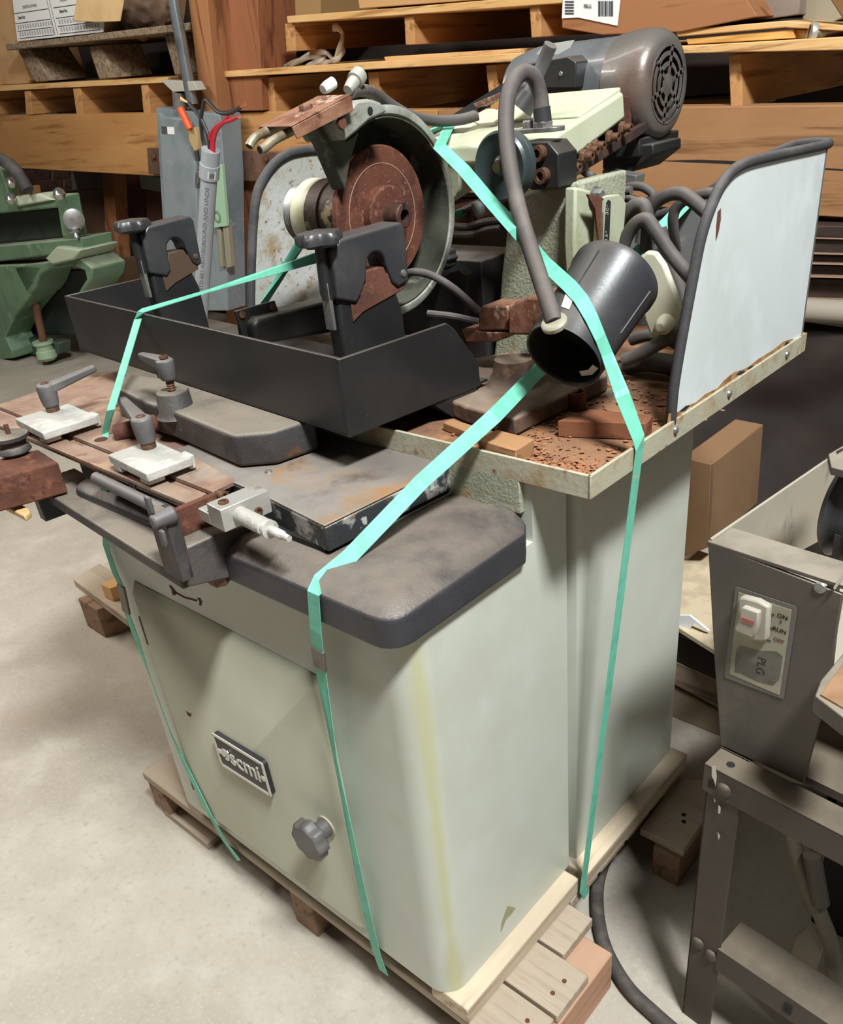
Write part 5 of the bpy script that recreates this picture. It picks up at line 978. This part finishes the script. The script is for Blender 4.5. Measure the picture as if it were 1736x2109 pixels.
# ---------------------------------------------------------------- skid behind the pallet, left
sk3 = thing('wooden_skid', P(180, 1290, 'z', 0), 'grey wooden skid on the floor at the left behind the cabinet', 'pallet')
MB().prism([P(x, y, 'z', .14) for x, y in ((150, 1193), (260, 1275), (330, 1245), (205, 1160))], -Z * .03).build('deck_board', M_WPAL, sk3, .003)
MB().prism([P(x, y, 'z', .109) for x, y in ((160, 1232), (198, 1256), (320, 1210), (290, 1190))], -Z * .109).build('stringer', M_WSTR, sk3, .003)
tag(MB().prism([P(x, y, 'z', .19) for x, y in ((207, 1203), (226, 1212), (270, 1196), (245, 1186))], -Z * .05).build('wood_block', M_PINE, None, .002), 'small pale wood block on the grey skid at the left', 'wood block')
# ---------------------------------------------------------------- green machine, far left
YG = 1.85
M_GRN = mat('green_machine_paint', (104, 132, 104), .45, 0, [((92, 118, 92), 5, .45, .65), ((122, 150, 120), 9, .56, .7)], dust=((176, 178, 156), .7))
M_CHR = mat('chrome', (200, 200, 198), .2, .9)
gm = thing('green_machine', P(60, 745, 'y', YG), 'vintage green cast iron machine at the far left edge', 'machine')
def gs(name, px, dy, m=None, y=YG, bevel=.01): return MB().prism([P(a, b, 'y', y) for a, b in px], Y * dy).build(name, m or M_GRN, gm, bevel)
gs('pedestal', ((-60, 548), (45, 545), (88, 548), (62, 610), (32, 650), (10, 695), (24, 722), (27, 738), (-60, 748)), .2)
gs('arch_hood', ((28, 548), (92, 540), (165, 533), (189, 553), (188, 575), (168, 606), (160, 603), (178, 574), (174, 558), (148, 548), (104, 554), (82, 566), (73, 592), (60, 612)), .22)
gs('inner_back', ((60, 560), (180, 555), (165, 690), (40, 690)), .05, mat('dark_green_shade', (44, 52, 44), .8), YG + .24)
gs('foot_bar', ((24, 690), (120, 706), (120, 730), (28, 735)), .1, mat('dark_green_paint', (66, 80, 68), .6), YG + .15)
gs('work_bed', ((-60, 512), (166, 490), (168, 518), (120, 524), (-60, 546)), .2)
gs('chute', ((92, 532), (115, 508), (134, 510), (165, 515), (152, 535), (108, 546)), .25, mat('pale_green_sheet', (170, 180, 156), .5), YG - .04)
gs('head_frame', ((-60, 412), (130, 402), (134, 424), (148, 488), (128, 490), (118, 428), (-60, 446)), .1)
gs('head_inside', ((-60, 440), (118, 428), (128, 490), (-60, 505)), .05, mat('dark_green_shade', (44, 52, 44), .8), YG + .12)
gs('head_top', ((30, 404), (80, 399), (108, 412), (34, 426)), .1, mat('pale_green_top', (196, 204, 182), .5), YG - .02)
gs('left_housing', ((-60, 340), (0, 350), (12, 380), (18, 412), (-60, 425)), .12)
gs('brass_block', ((34, 386), (56, 384), (60, 402), (36, 404)), .08, mat('orange_brass', (150, 104, 66), .5, .3), YG)
for x, y, r in ((23, 376, .03), (22, 410, .034), (122, 400, .034)): MB().lathe(P(x, y, 'y', YG - .05), Z, [(-r, .004), (-r * .7, r * .7), (0, r), (r * .7, r * .7), (r, .004)], 18).build('chrome_ball', M_CHR, gm)
hcg = P(152, 452, 'y', YG); MB().lathe(hcg, V(.9, -.4, 0), [(0, .045), (.004, .056), (.016, .056), (.02, .045)], 28).build('hand_wheel', M_STEEL, gm); MB().cyl(P(138, 448, 'y', YG), hcg, .02).build('wheel_hub', M_STEEL, gm)
MB().lathe(P(157, 488, 'y', YG - .02), Z, [(0, .022), (.02, .016), (.03, .03), (.045, .03), (.05, .01)], 16).build('tap', M_CHR, gm)
MB().tube([P(x, y, 'y', YG - .05) for x, y in ((-20, 318), (12, 334), (36, 356), (58, 392))], .035, 10).build('flexible_duct', M_RUBBER, gm)
MB().tube([P(x, y, 'y', YG + .1) for x, y in ((72, 610), (78, 650), (90, 705), (98, 766))], .026, 12).build('feed_screw', mat('brown_rod', (112, 78, 60), .6, .2), gm)
cg = P(93, 720, 'y', YG + .1); MB().lathe(cg - Z * .07, Z, [(0, .05), (.02, .07), (.06, .066), (.07, .055), (.1, .055), (.11, .07), (.13, .07)], 22).build('screw_collar', mat('pale_green_collar', (150, 172, 140), .5), gm)
